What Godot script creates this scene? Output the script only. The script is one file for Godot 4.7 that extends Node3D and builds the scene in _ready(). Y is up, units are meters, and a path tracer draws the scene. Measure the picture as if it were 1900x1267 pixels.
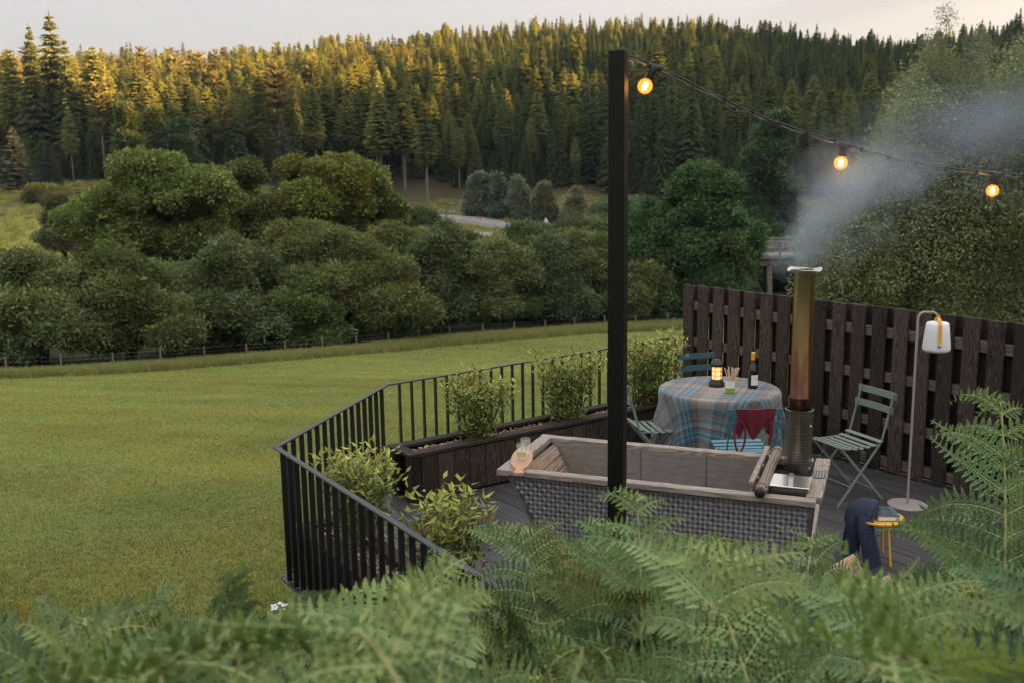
extends Node3D
# A hot tub deck on a hillside at dusk: charred wood, bracken in front, meadow, river trees and a forested hill behind.

# ---------------------------------------------------------------- geometry collector
class Geo:
	var v := PackedVector3Array()
	var n := PackedVector3Array()
	var uv := PackedVector2Array()
	var c := PackedColorArray()
	var tint := Color.WHITE
	var colored := false
	# a, b, c run counter-clockwise seen from outside
	func tri(a: Vector3, b: Vector3, d: Vector3) -> void:
		var m := (b - a).cross(d - a).normalized()
		trin(a, b, d, m, m, m)
	func trin(a: Vector3, b: Vector3, d: Vector3, na: Vector3, nb: Vector3, nd: Vector3, ua := Vector2.ZERO, ub := Vector2.ZERO, ud := Vector2.ZERO) -> void:
		v.push_back(a); v.push_back(d); v.push_back(b)
		n.push_back(na); n.push_back(nd); n.push_back(nb)
		uv.push_back(ua); uv.push_back(ud); uv.push_back(ub)
		if colored:
			c.push_back(tint); c.push_back(tint); c.push_back(tint)
	func quad(a: Vector3, b: Vector3, d: Vector3, e: Vector3, ua := Vector2(0, 0), ub := Vector2(1, 0), ud := Vector2(1, 1), ue := Vector2(0, 1)) -> void:
		var m := (d - a).cross(e - b).normalized()
		trin(a, b, d, m, m, m, ua, ub, ud)
		trin(a, d, e, m, m, m, ua, ud, ue)
	func quadn(a: Vector3, b: Vector3, d: Vector3, e: Vector3, na: Vector3, nb: Vector3, nd: Vector3, ne: Vector3, ua := Vector2(0, 0), ub := Vector2(1, 0), ud := Vector2(1, 1), ue := Vector2(0, 1)) -> void:
		trin(a, b, d, na, nb, nd, ua, ub, ud)
		trin(a, d, e, na, nd, ne, ua, ud, ue)
	# box with chamfered edges; t places it; uv in metres along the longest side (v) plus an offset
	func box(t: Transform3D, s: Vector3, bev := 0.0, uo := Vector2.ZERO, us := Vector2.ONE) -> void:
		var h := s * 0.5
		var b := minf(bev, minf(h.x, minf(h.y, h.z)) * 0.9)
		var long := 0 if s.x >= s.y and s.x >= s.z else (1 if s.y >= s.z else 2)
		for ax in 3:
			var i := (ax + 1) % 3
			var j := (ax + 2) % 3
			for sg in [-1.0, 1.0]:
				var p := []
				for q in [[-1, -1], [1, -1], [1, 1], [-1, 1]]:
					var w := Vector3.ZERO
					w[ax] = sg * h[ax]
					w[i] = q[0] * (h[i] - b)
					w[j] = q[1] * (h[j] - b)
					p.append(w)
				var us4 := []
				for w in p:
					var along: float = w[long] if long != ax else w[i]
					var across: float = w[j] if (i == long or long == ax) else w[i]
					us4.append(uo + Vector2(across, along) * us)
				if sg < 0:
					p.reverse(); us4.reverse()
				quad(t * p[0], t * p[1], t * p[2], t * p[3], us4[0], us4[1], us4[2], us4[3])
		if b > 0.0:
			for ax in 3: # twelve edges
				var i := (ax + 1) % 3
				var j := (ax + 2) % 3
				for si in [-1.0, 1.0]:
					for sj in [-1.0, 1.0]:
						var w := []
						for q in [[0, -1], [0, 1], [1, 1], [1, -1]]:
							var k := Vector3.ZERO
							k[ax] = q[1] * (h[ax] - b)
							k[i] = si * (h[i] if q[0] == 0 else h[i] - b)
							k[j] = sj * (h[j] - b if q[0] == 0 else h[j])
							w.append(k)
						if si * sj > 0:
							w.reverse()
						var uu := []
						for k in w:
							uu.append(uo + Vector2(k[i], k[ax]) * us)
						quad(t * w[0], t * w[1], t * w[2], t * w[3], uu[0], uu[1], uu[2], uu[3])
			for sx in [-1.0, 1.0]:
				for sy in [-1.0, 1.0]:
					for sz in [-1.0, 1.0]:
						var a := t * Vector3(sx * h.x, sy * (h.y - b), sz * (h.z - b))
						var d := t * Vector3(sx * (h.x - b), sy * h.y, sz * (h.z - b))
						var e := t * Vector3(sx * (h.x - b), sy * (h.y - b), sz * h.z)
						if sx * sy * sz > 0: tri(a, d, e)
						else: tri(a, e, d)
	func tube(path: PackedVector3Array, radii: PackedFloat32Array, sides := 6, cap := true) -> void:
		var m := path.size()
		var rings := []
		var nors := []
		var side := Vector3.ZERO
		var run := 0.0
		var runs := []
		for k in m:
			var dir := (path[mini(k + 1, m - 1)] - path[maxi(k - 1, 0)]).normalized()
			if side == Vector3.ZERO:
				side = dir.cross(Vector3.UP if absf(dir.y) < 0.9 else Vector3.RIGHT).normalized()
			else:
				side = (side - dir * side.dot(dir)).normalized()
			var up := side.cross(dir)
			var ring := PackedVector3Array()
			var nr := PackedVector3Array()
			for s in sides + 1:
				var a := TAU * s / sides
				var o := side * cos(a) + up * sin(a)
				nr.push_back(o)
				ring.push_back(path[k] + o * radii[mini(k, radii.size() - 1)])
			rings.append(ring); nors.append(nr)
			if k > 0: run += path[k].distance_to(path[k - 1])
			runs.append(run)
		for k in m - 1:
			for s in sides:
				var u0 := float(s) / sides
				var u1 := float(s + 1) / sides
				quadn(rings[k][s + 1], rings[k][s], rings[k + 1][s], rings[k + 1][s + 1], nors[k][s + 1], nors[k][s], nors[k + 1][s], nors[k + 1][s + 1],
					Vector2(u1, runs[k]), Vector2(u0, runs[k]), Vector2(u0, runs[k + 1]), Vector2(u1, runs[k + 1]))
		if cap:
			for s in range(1, sides - 1):
				tri(rings[0][0], rings[0][s], rings[0][s + 1])
				tri(rings[m - 1][0], rings[m - 1][s + 1], rings[m - 1][s])
	# profile of (radius, height) points from bottom to top, outside on the right
	func lathe(t: Transform3D, pr: PackedVector2Array, sides := 24, smooth := true) -> void:
		var m := pr.size()
		for k in m - 1:
			var d := pr[k + 1] - pr[k]
			if d.length() < 1e-6: continue
			var sn := Vector2(d.y, -d.x).normalized()
			var n0 := sn
			var n1 := sn
			if smooth:
				if k > 0:
					var e := pr[k] - pr[k - 1]
					var en := Vector2(e.y, -e.x).normalized()
					if en.dot(sn) > 0.6: n0 = (en + sn).normalized()
				if k < m - 2:
					var e2 := pr[k + 2] - pr[k + 1]
					var en2 := Vector2(e2.y, -e2.x).normalized()
					if en2.dot(sn) > 0.6: n1 = (en2 + sn).normalized()
			for s in sides:
				var a0 := TAU * s / sides
				var a1 := TAU * (s + 1) / sides
				var c0 := Vector3(cos(a0), 0, -sin(a0))
				var c1 := Vector3(cos(a1), 0, -sin(a1))
				var q := [c0 * pr[k].x + Vector3.UP * pr[k].y, c1 * pr[k].x + Vector3.UP * pr[k].y, c1 * pr[k + 1].x + Vector3.UP * pr[k + 1].y, c0 * pr[k + 1].x + Vector3.UP * pr[k + 1].y]
				var nn := [c0 * n0.x + Vector3.UP * n0.y, c1 * n0.x + Vector3.UP * n0.y, c1 * n1.x + Vector3.UP * n1.y, c0 * n1.x + Vector3.UP * n1.y]
				var u0 := float(s) / sides
				var u1 := float(s + 1) / sides
				var b := t.basis
				if pr[k].x > 1e-5:
					trin(t * q[0], t * q[1], t * q[2], b * nn[0], b * nn[1], b * nn[2], Vector2(u0, pr[k].y), Vector2(u1, pr[k].y), Vector2(u1, pr[k + 1].y))
				if pr[k + 1].x > 1e-5:
					trin(t * q[0], t * q[2], t * q[3], b * nn[0], b * nn[2], b * nn[3], Vector2(u0, pr[k].y), Vector2(u1, pr[k + 1].y), Vector2(u0, pr[k + 1].y))
	# flat polygon in the xz plane (points as Vector2(x, z)) extruded from y0 up to y1
	func slab(poly: PackedVector2Array, y0: float, y1: float) -> void:
		var p := poly
		if Geometry2D.is_polygon_clockwise(p): p.reverse()
		var idx := Geometry2D.triangulate_polygon(p)
		for k in range(0, idx.size(), 3):
			var q := [p[idx[k]], p[idx[k + 1]], p[idx[k + 2]]]
			var a := Vector3(q[0].x, y1, q[0].y)
			var b := Vector3(q[1].x, y1, q[1].y)
			var d := Vector3(q[2].x, y1, q[2].y)
			if (b - a).cross(d - a).y < 0:
				var w := b; b = d; d = w
			tri(a, b, d)
			var dn := Vector3.DOWN * (y1 - y0)
			tri(a + dn, d + dn, b + dn)
		for k in p.size():
			var a := p[k]
			var b := p[(k + 1) % p.size()]
			var ma := Vector3(a.x, y0, a.y)
			var mb := Vector3(b.x, y0, b.y)
			var up := Vector3.UP * (y1 - y0)
			var out := Vector3(b.y - a.y, 0, a.x - b.x)
			if (mb - ma).cross(up).dot(out) > 0: quad(ma, mb, mb + up, ma + up)
			else: quad(mb, ma, ma + up, mb + up)
	func mesh(m: Material = null, into: ArrayMesh = null) -> ArrayMesh:
		var am := into if into else ArrayMesh.new()
		var a := []
		a.resize(Mesh.ARRAY_MAX)
		a[Mesh.ARRAY_VERTEX] = v
		a[Mesh.ARRAY_NORMAL] = n
		a[Mesh.ARRAY_TEX_UV] = uv
		if colored: a[Mesh.ARRAY_COLOR] = c
		am.add_surface_from_arrays(Mesh.PRIMITIVE_TRIANGLES, a)
		if m: am.surface_set_material(am.get_surface_count() - 1, m)
		return am

# ---------------------------------------------------------------- small helpers
var R := RandomNumberGenerator.new()
var taken := {}
var M := {}

func numbered(called: String) -> String:
	var k: int = taken.get(called, 0)
	taken[called] = k + 1
	return called if k == 0 else "%s_%03d" % [called, k]

func tag(o: Node3D, label: String, category := "", group := "", kind := "") -> Node3D:
	if label: o.set_meta("label", label)
	if category: o.set_meta("category", category)
	if group: o.set_meta("group", group)
	if kind: o.set_meta("kind", kind)
	return o

func thing(called: String, label: String, category: String, at := Vector3.ZERO, turn := 0.0, group := "") -> Node3D:
	var o := Node3D.new()
	o.name = numbered(called)
	add_child(o)
	o.position = at
	o.rotation.y = turn
	return tag(o, label, category, group)

func part(called: String, mesh: Mesh, m: Material, parent: Node3D, at := Vector3.ZERO) -> MeshInstance3D:
	var o := MeshInstance3D.new()
	o.name = called
	o.mesh = mesh
	if m: o.material_override = m
	o.position = at
	parent.add_child(o, true)
	return o

func solo(called: String, mesh: Mesh, m: Material, label: String, category: String, at := Vector3.ZERO, turn := 0.0, group := "", kind := "") -> MeshInstance3D:
	var o := MeshInstance3D.new()
	o.name = numbered(called)
	o.mesh = mesh
	if m: o.material_override = m
	add_child(o)
	o.position = at
	o.rotation.y = turn
	tag(o, label, category, group, kind)
	return o

func many(called: String, mesh: Mesh, m: Material, parent: Node3D, places: Array, tints := PackedColorArray()) -> MultiMeshInstance3D:
	var mm := MultiMesh.new()
	mm.transform_format = MultiMesh.TRANSFORM_3D
	mm.use_colors = tints.size() > 0
	mm.mesh = mesh
	mm.instance_count = places.size()
	for k in places.size():
		mm.set_instance_transform(k, places[k])
		if tints.size() > 0: mm.set_instance_color(k, tints[k])
	var o := MultiMeshInstance3D.new()
	o.name = called
	o.multimesh = mm
	if m: o.material_override = m
	parent.add_child(o, true)
	return o

func lin(r: float, g: float, b: float, a := 1.0) -> Color:
	var c := Color(r, g, b).linear_to_srgb()
	c.a = a
	return c

func mat(c: Color, rough := 0.7, metal := 0.0, spec := 0.5) -> StandardMaterial3D:
	var m := StandardMaterial3D.new()
	m.albedo_color = c
	m.roughness = rough
	m.metallic = metal
	m.metallic_specular = spec
	return m

func leafmat(c: Color, back := 0.5, rough := 0.6) -> StandardMaterial3D:
	var m := mat(c, rough, 0.0, 0.22)
	m.vertex_color_use_as_albedo = true
	m.backlight_enabled = true
	m.backlight = Color(back, back, back * 0.6).linear_to_srgb()
	m.cull_mode = BaseMaterial3D.CULL_DISABLED
	return m

func noise(seed_: int, freq: float, oct := 4, kind := FastNoiseLite.TYPE_SIMPLEX_SMOOTH) -> FastNoiseLite:
	var f := FastNoiseLite.new()
	f.seed = seed_
	f.frequency = freq
	f.noise_type = kind
	f.fractal_octaves = oct
	return f

# grey noise picture between lo and hi
func noise_tex(seed_: int, freq: float, oct: int, lo: float, hi: float, size := 512, kind := FastNoiseLite.TYPE_SIMPLEX_SMOOTH) -> ImageTexture:
	var im := noise(seed_, freq, oct, kind).get_seamless_image(size, size)
	im.convert(Image.FORMAT_L8)
	var d := im.get_data()
	for k in d.size():
		d[k] = int(clampf(lerpf(lo, hi, d[k] / 255.0), 0, 1) * 255.0)
	return ImageTexture.create_from_image(Image.create_from_data(size, size, false, Image.FORMAT_L8, d))

func rnd(a: float, b: float) -> float:
	return R.randf_range(a, b)

func rand_basis() -> Basis:
	return Basis(Vector3(rnd(-1, 1), rnd(-1, 1), rnd(-1, 1.01)).normalized(), rnd(0, TAU))

func line_xf(a: Vector3, b: Vector3) -> Transform3D: # y axis runs from a to b, origin half way
	var y := (b - a).normalized()
	var x := y.cross(Vector3.UP if absf(y.y) < 0.95 else Vector3.RIGHT).normalized()
	return Transform3D(Basis(x, y, x.cross(y)), (a + b) * 0.5)

func T(p: Vector3, turn := 0.0) -> Transform3D:
	return Transform3D(Basis(Vector3.UP, turn), p)

# ---------------------------------------------------------------- the lie of the land (d = metres ahead, -z)
const PROF := [[-200.0, 22.0], [-60.0, 7.0], [-10.0, 1.9], [0.0, 1.0], [1.5, 0.78], [3.0, 0.3], [4.0, -0.15], [5.0, -0.4], [8.0, -0.6], [15.0, -1.75], [30.0, -4.4], [50.0, -7.7], [62.0, -9.0], [75.0, -9.9], [90.0, -10.6], [100.0, -9.8],
	[115.0, -7.5], [130.0, -5.4], [150.0, -2.5], [170.0, 0.3], [190.0, 2.5], [460.0, 2.5], [3000.0, 2.5]]
const RIDGE := [[-3.0, 48.0], [-0.8, 46.0], [-0.53, 43.0], [-0.3, 43.0], [-0.19, 46.0], [0.0, 53.0], [0.08, 54.0], [0.2, 54.0], [0.3, 47.0], [0.4, 43.0], [0.53, 42.0], [0.8, 40.0], [1.2, 36.0], [3.0, 30.0]]
# unseen spur added right of view, heights shaped to keep deck and valley shaded
const SHADE_SPUR := [[-260.0, 10.0], [-120.0, 70.0], [0.0, 84.0], [85.0, 88.0], [150.0, 88.0], [230.0, 91.0], [300.0, 93.0], [380.0, 104.0], [470.0, 114.0], [560.0, 60.0]]

func table(t: Array, x: float) -> float:
	if x <= t[0][0]: return t[0][1]
	for k in range(1, t.size()):
		if x < t[k][0]:
			var f: float = (x - t[k - 1][0]) / (t[k][0] - t[k - 1][0])
			return lerpf(t[k - 1][1], t[k][1], f)
	return t[-1][1]

var bumps: FastNoiseLite
func land(x: float, d: float) -> float:
	var h := table(PROF, d)
	var c := smoothstep(-55.0, -15.0, x)
	h -= c * 4.6 * smoothstep(105.0, 165.0, d) * (1.0 - smoothstep(172.0, 215.0, d))
	if d > -1.0 and d < 5.0: # the bracken bank is higher on the right
		h += clampf(x, -3.0, 4.0) * 0.07 * smoothstep(-1.0, 1.0, d) * (1.0 - smoothstep(3.6, 5.0, d))
	var far := sqrt(x * x + maxf(d, 0.0) * maxf(d, 0.0))
	if d > 190.0 or (x > 150.0 and d > -150.0):
		var a := x / maxf(d, 40.0)
		var dd := d if d > 190.0 else 0.0
		if a > 0.55: dd = maxf(dd, far * 0.85)
		var t := clampf((dd - 190.0) / 270.0, 0.0, 1.0)
		var hr := table(RIDGE, a)
		h = lerpf(h, hr, t) if d > 190.0 else h + (hr - 2.5) * t
		if dd > 460.0:
			h += (minf(dd, 700.0) - 460.0) * (0.10 * smoothstep(0.05, 0.3, a) - 0.06 * (1.0 - smoothstep(-0.1, 0.1, a)))
	if x > 120.0 and d > -260.0 and d < 560.0:
		h = lerpf(h, maxf(h, table(SHADE_SPUR, d)), exp(-pow((x - 340.0) / 75.0, 2.0)))
	h += bumps.get_noise_2d(x, d) * lerpf(0.03, 1.2, smoothstep(78.0, 150.0, d))
	return h

# ---------------------------------------------------------------- setting
const SUN_AZ := 82.0
const SUN_EL := 12.0

func sky_picture(sun: Vector3) -> ImageTexture:
	var w := 768
	var h := 384
	var im := Image.create(w, h, false, Image.FORMAT_RGBF)
	var cl := noise(8, 1.6, 5)
	for y in h:
		var el := PI * (0.5 - (y + 0.5) / h)
		for x in w:
			var az := TAU * (x + 0.5) / w
			var d := Vector3(sin(az) * cos(el), sin(el), -cos(az) * cos(el))
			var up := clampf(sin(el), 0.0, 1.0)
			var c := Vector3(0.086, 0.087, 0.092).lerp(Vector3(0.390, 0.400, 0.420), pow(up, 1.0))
			var ang := rad_to_deg(acos(clampf(d.dot(sun), -1, 1)))
			c += Vector3(0.150, 0.108, 0.058) * exp(-pow(ang / 44.0, 2.0))
			c += Vector3(0.20, 0.13, 0.05) * exp(-pow(ang / 20.0, 2.0))
			var daz := absf(wrapf(az - deg_to_rad(SUN_AZ), -PI, PI))
			c += Vector3(0.20, 0.135, 0.055) * exp(-pow(daz / deg_to_rad(52.0), 2.0)) * exp(-pow(el / deg_to_rad(22.0), 2.0))
			var n := cl.get_noise_3d(d.x * 1.3, d.y * 9.0, d.z * 1.3)
			var streak := smoothstep(0.0, 0.35, n) * smoothstep(0.02, 0.1, up)
			var near := exp(-pow(ang / 60.0, 2.0))
			c = c.lerp(Vector3(0.150, 0.120, 0.096).lerp(Vector3(0.140, 0.138, 0.142), 1.0 - near), streak * (0.3 + 0.6 * near))
			c *= 0.4
			im.set_pixel(x, y, Color(c.x, c.y, c.z))
	return ImageTexture.create_from_image(im)

func _ready() -> void:
	R.seed = 1
	# camera: 34 mm lens, 2.5 m above the terrace, tilted 10 degrees down, held nearly level
	var cam := Camera3D.new()
	cam.name = "camera"
	add_child(cam)
	cam.transform = Transform3D(Basis(Vector3(0.99988, -0.01547, 0.00273), Vector3(0.01571, 0.98469, -0.17363), Vector3(0, 0.17365, 0.98481)), Vector3(0, 2.5, 0))
	cam.fov = 38.78
	cam.near = 0.05
	cam.far = 6000.0
	var at := CameraAttributesPhysical.new()
	at.frustum_focal_length = 34.09
	at.frustum_near = 0.05
	at.frustum_far = 6000.0
	at.frustum_focus_distance = 5.6
	at.exposure_aperture = 5.6
	cam.attributes = at
	cam.current = true
	# evening sky, low warm sun behind the added spur on the right
	var az := deg_to_rad(SUN_AZ)
	var el := deg_to_rad(SUN_EL)
	var sun_dir := Vector3(sin(az) * cos(el), sin(el), -cos(az) * cos(el))
	var env := Environment.new()
	env.background_mode = Environment.BG_SKY
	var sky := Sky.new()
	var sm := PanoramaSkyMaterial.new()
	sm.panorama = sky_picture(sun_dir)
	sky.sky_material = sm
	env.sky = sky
	env.tonemap_mode = Environment.TONE_MAPPER_LINEAR
	env.tonemap_exposure = 11.7
	env.volumetric_fog_enabled = true
	env.volumetric_fog_density = 0.0
	env.fog_enabled = true
	env.fog_density = 0.00007
	env.fog_light_color = Color(0.70, 0.82, 1.0)
	env.sdfgi_enabled = true
	env.ssao_enabled = true
	env.ssil_enabled = true
	var we := WorldEnvironment.new()
	we.name = "environment"
	we.environment = env
	add_child(we)
	var sun := DirectionalLight3D.new()
	sun.name = "sun"
	add_child(sun)
	sun.look_at_from_position(sun_dir, Vector3.ZERO)
	sun.light_color = Color(1.0, 0.76, 0.42)
	sun.light_energy = 1.6
	sun.light_angular_distance = 0.6
	sun.shadow_enabled = true

	bumps = noise(3, 0.02, 3)
	materials()
	clump_meshes()
	ground()
	deck()
	railing()
	privacy_fence()
	light_post()
	hot_tub()
	tub_things()
	planters()
	table_group()
	floor_lamp()
	stool_group()
	road_and_bridge()
	wire_fence()
	riverside()
	forest()
	birches()
	meadow()
	bracken()
	smoke()

func stock_d(x: float) -> float: # the wire fence at the far edge of the meadow
	return table([[-40.0, 39.0], [-25.6, 47.5], [-14.4, 58.4], [-5.0, 67.5], [6.3, 74.4], [13.7, 76.3], [30.0, 79.0]], x)

func ground_color(x: float, d: float, n: float) -> Color:
	var lawn := Color(0.232, 0.258, 0.074)
	var c := lawn
	var sd := stock_d(x)
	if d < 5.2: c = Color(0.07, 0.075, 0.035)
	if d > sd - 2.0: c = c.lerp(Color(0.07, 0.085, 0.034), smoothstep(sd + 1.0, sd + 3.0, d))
	if d > 98.0:
		var fieldc := Color(0.40, 0.395, 0.095).lerp(Color(0.15, 0.17, 0.075), smoothstep(140.0, 152.0, d + n * 14.0))
		var verge := Color(0.16, 0.165, 0.075).lerp(Color(0.135, 0.125, 0.065), smoothstep(168.0, 176.0, d + n * 8.0))
		c = c.lerp(fieldc.lerp(verge, smoothstep(-45.0, -25.0, x)), smoothstep(98.0, 104.0, d + n * 4.0))
	if d > 178.0: c = c.lerp(Color(0.055, 0.045, 0.028), smoothstep(182.0, 190.0, d + n * 6.0))
	if x > 8.0 and d < 60.0: c = c.lerp(Color(0.09, 0.10, 0.04), smoothstep(8.0, 14.0, x))
	return c * (1.0 + n * 0.25)

func ground() -> void:
	var g := Geo.new()
	g.colored = true
	var rs := [0.0]
	var r := 0.4
	while r < 1000.0:
		rs.append(r)
		r *= 1.048 if r < 300.0 else 1.12
	var azs := []
	var a := -180.0
	while a < 180.0:
		azs.append(deg_to_rad(a))
		a += 1.0 if a > -36.0 and a < 66.0 else 6.0
	azs.append(PI)
	var tone := noise(19, 0.05, 4)
	var P := []
	var C := []
	for ri in rs:
		var row := PackedVector3Array()
		var crow := PackedColorArray()
		for z in azs:
			var x: float = ri * sin(z)
			var d: float = ri * cos(z)
			row.push_back(Vector3(x, land(x, d), -d))
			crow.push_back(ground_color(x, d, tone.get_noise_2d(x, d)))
		P.append(row); C.append(crow)
	var na := azs.size()
	var N := []
	for i in rs.size():
		var row := PackedVector3Array()
		for j in na:
			var e1: Vector3 = P[mini(i + 1, rs.size() - 1)][j] - P[maxi(i - 1, 0)][j]
			var e2: Vector3 = P[maxi(i, 1)][mini(j + 1, na - 1)] - P[maxi(i, 1)][maxi(j - 1, 0)]
			var m := e2.cross(e1).normalized()
			row.push_back(m if m.y > 0 else -m)
		N.append(row)
	for i in rs.size() - 1:
		for j in na - 1:
			var q := [[i, j], [i + 1, j], [i + 1, j + 1], [i, j + 1]]
			for t in [[0, 2, 1], [0, 3, 2]]:
				if i == 0 and t[1] == 3: continue
				var p := []
				for k in t: p.append(q[k])
				var A: Vector3 = P[p[0][0]][p[0][1]]
				var B: Vector3 = P[p[1][0]][p[1][1]]
				var D: Vector3 = P[p[2][0]][p[2][1]]
				if (B - A).cross(D - A).y < 0:
					var w = p[1]; p[1] = p[2]; p[2] = w
				for k in [0, 2, 1]:
					var e = p[k]
					g.v.push_back(P[e[0]][e[1]])
					g.n.push_back(N[e[0]][e[1]])
					g.uv.push_back(Vector2.ZERO)
					g.c.push_back(C[e[0]][e[1]])
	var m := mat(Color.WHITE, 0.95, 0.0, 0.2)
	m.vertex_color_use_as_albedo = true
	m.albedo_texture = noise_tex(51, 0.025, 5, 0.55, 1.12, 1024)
	m.uv1_triplanar = true
	m.uv1_world_triplanar = true
	m.uv1_scale = Vector3(0.35, 0.35, 0.35)
	m.heightmap_enabled = true
	m.heightmap_texture = m.albedo_texture
	m.heightmap_scale = 4.0
	var o := MeshInstance3D.new()
	o.name = "ground"
	o.mesh = g.mesh()
	o.material_override = m
	add_child(o)
	tag(o, "sloping grassy valley ground rising to a wooded hill", "", "", "structure")

# ribbon of a path laid over the land
func path_strip(pts: Array, half: float, lift: float) -> ArrayMesh:
	var cv := Curve3D.new()
	for k in pts.size():
		var tn: Vector3 = (pts[mini(k + 1, pts.size() - 1)] - pts[maxi(k - 1, 0)]) / 6.0
		cv.add_point(pts[k], -tn, tn)
	cv.bake_interval = 1.5
	var b := cv.get_baked_points()
	var g := Geo.new()
	for k in b.size() - 1:
		var s0 := (b[mini(k + 1, b.size() - 1)] - b[maxi(k - 1, 0)]).cross(Vector3.UP).normalized() * half
		var s1 := (b[mini(k + 2, b.size() - 1)] - b[k]).cross(Vector3.UP).normalized() * half
		var u := Vector3.UP * lift
		var dn := Vector3.DOWN * 0.9
		g.quad(b[k] - s0 + u, b[k] + s0 + u, b[k + 1] + s1 + u, b[k + 1] - s1 + u)
		g.quad(b[k] + s0 + u, b[k] + s0 * 1.3 + dn, b[k + 1] + s1 * 1.3 + dn, b[k + 1] + s1 + u)
		g.quad(b[k] - s0 * 1.3 + dn, b[k] - s0 + u, b[k + 1] - s1 + u, b[k + 1] - s1 * 1.3 + dn)
	return g.mesh()

func on_land(x: float, d: float, up := 0.0) -> Vector3:
	return Vector3(x, land(x, d) + up, -d)

func road_and_bridge() -> void:
	var r1 := MeshInstance3D.new()
	r1.name = "road"
	r1.mesh = path_strip([on_land(-36, 176, 0.3), on_land(-28, 171, 0.4), on_land(-20, 167, 0.5), on_land(-9, 161, 0.55), on_land(0, 154, 0.55), on_land(8, 149, 0.5), on_land(20, 143, 0.5), on_land(40, 136, 0.4)], 2.6, 0.0)
	r1.material_override = M.asphalt
	add_child(r1)
	tag(r1, "pale road curving below the forest edge", "", "", "structure")
	var r2 := MeshInstance3D.new()
	r2.name = "path"
	r2.mesh = path_strip([on_land(-12, 144, 0.4), on_land(-5, 139, 0.45), on_land(5, 134, 0.45), on_land(14, 128, 0.6), on_land(17.5, 115, 2.2), Vector3(18.5, -5.5, -104), Vector3(20.6, -5.5, -90.5)], 1.7, 0.0)
	r2.material_override = M.asphalt
	add_child(r2)
	tag(r2, "narrow lower lane leading to the concrete bridge", "", "", "structure")
	# road sign
	var s := thing("road_sign", "small white triangular road sign on a post by the lower road", "sign", on_land(5.4, 147))
	var g := Geo.new()
	g.tube([Vector3(0, 0, 0), Vector3(0, 1.9, 0)], [0.05], 6)
	part("sign_post", g.mesh(), M.white, s)
	g = Geo.new()
	var tp := PackedVector2Array([Vector2(-0.5, 0), Vector2(0.5, 0), Vector2(0, 0.95)])
	for k in 3:
		var a: Vector2 = tp[k]
		var b: Vector2 = tp[(k + 1) % 3]
		g.quad(Vector3(b.x, b.y, 0.02), Vector3(a.x, a.y, 0.02), Vector3(a.x, a.y, -0.02), Vector3(b.x, b.y, -0.02))
	g.tri(Vector3(-0.5, 0, 0.02), Vector3(0.5, 0, 0.02), Vector3(0, 0.95, 0.02))
	g.tri(Vector3(0.5, 0, -0.02), Vector3(-0.5, 0, -0.02), Vector3(0, 0.95, -0.02))
	part("sign_plate", g.mesh(), M.white, s, Vector3(0, 1.6, 0))
	g = Geo.new()
	g.box(T(Vector3(0, 1.3, 0.02)), Vector3(0.55, 0.4, 0.03), 0.005)
	part("sub_plate", g.mesh(), M.white, s)
	# T-shaped timber post with crossarm
	var p := thing("crossarm_post", "grey timber pole with a single crossarm beside the road", "pole", on_land(-9.8, 150))
	g = Geo.new()
	g.tube([Vector3(0, -0.3, 0), Vector3(0, 2.5, 0)], [0.14, 0.12], 8)
	part("pole", g.mesh(), M.post_wood, p)
	g = Geo.new()
	g.box(T(Vector3(0, 2.35, 0)), Vector3(2.7, 0.16, 0.14), 0.02)
	part("crossarm", g.mesh(), M.concrete, p)
	for x in [-1.2, 0.6, 1.2]:
		g = Geo.new()
		g.lathe(T(Vector3(x, 2.43, 0)), [Vector2(0.05, 0), Vector2(0.07, 0.06), Vector2(0.03, 0.16), Vector2(0, 0.17)], 8)
		part("insulator", g.mesh(), M.white, p)
	# concrete bridge
	var br := thing("concrete_bridge", "concrete road bridge with a pale parapet seen beyond the fence", "bridge", Vector3(20.0, 0, -91), atan2(-1.2, 10.0) * -1.0)
	g = Geo.new()
	g.box(T(Vector3(6, -5.75, 0)), Vector3(13, 0.32, 5.0), 0.05)
	part("bridge_slab", g.mesh(), M.concrete, br)
	for z in [-1.7, 0.0, 1.7]:
		g = Geo.new()
		g.box(T(Vector3(6, -6.25, z)), Vector3(12.6, 0.68, 0.6), 0.04)
		part("girder", g.mesh(), M.concrete, br)
	for z in [2.35, -2.35]:
		for y in [-5.25, -4.95, -4.65, -4.4]:
			g = Geo.new()
			g.box(T(Vector3(6, y, z)), Vector3(13, 0.17, 0.1), 0.02)
			part("parapet_rail", g.mesh(), M.concrete, br)
		for k in 9:
			g = Geo.new()
			g.box(T(Vector3(0.2 + k * 1.45, -4.97, z)), Vector3(0.14, 1.25, 0.16), 0.02)
			part("parapet_post", g.mesh(), M.concrete, br)
	for x in [3.9, 9.0]:
		g = Geo.new()
		g.box(Transform3D(Basis(Vector3(0, 0, 1), 0.06), Vector3(x, -9.0, 1.5)), Vector3(0.5, 5.0, 0.8), 0.04)
		part("pier", g.mesh(), M.concrete, br)
	g = Geo.new()
	g.box(Transform3D(Basis(Vector3(0, 0, 1), 0.5), Vector3(1.0, -9.2, 0)), Vector3(3.5, 7.0, 6.5), 0.2)
	var ab := part("abutment", g.mesh(), M.bark_dark, br)

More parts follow.
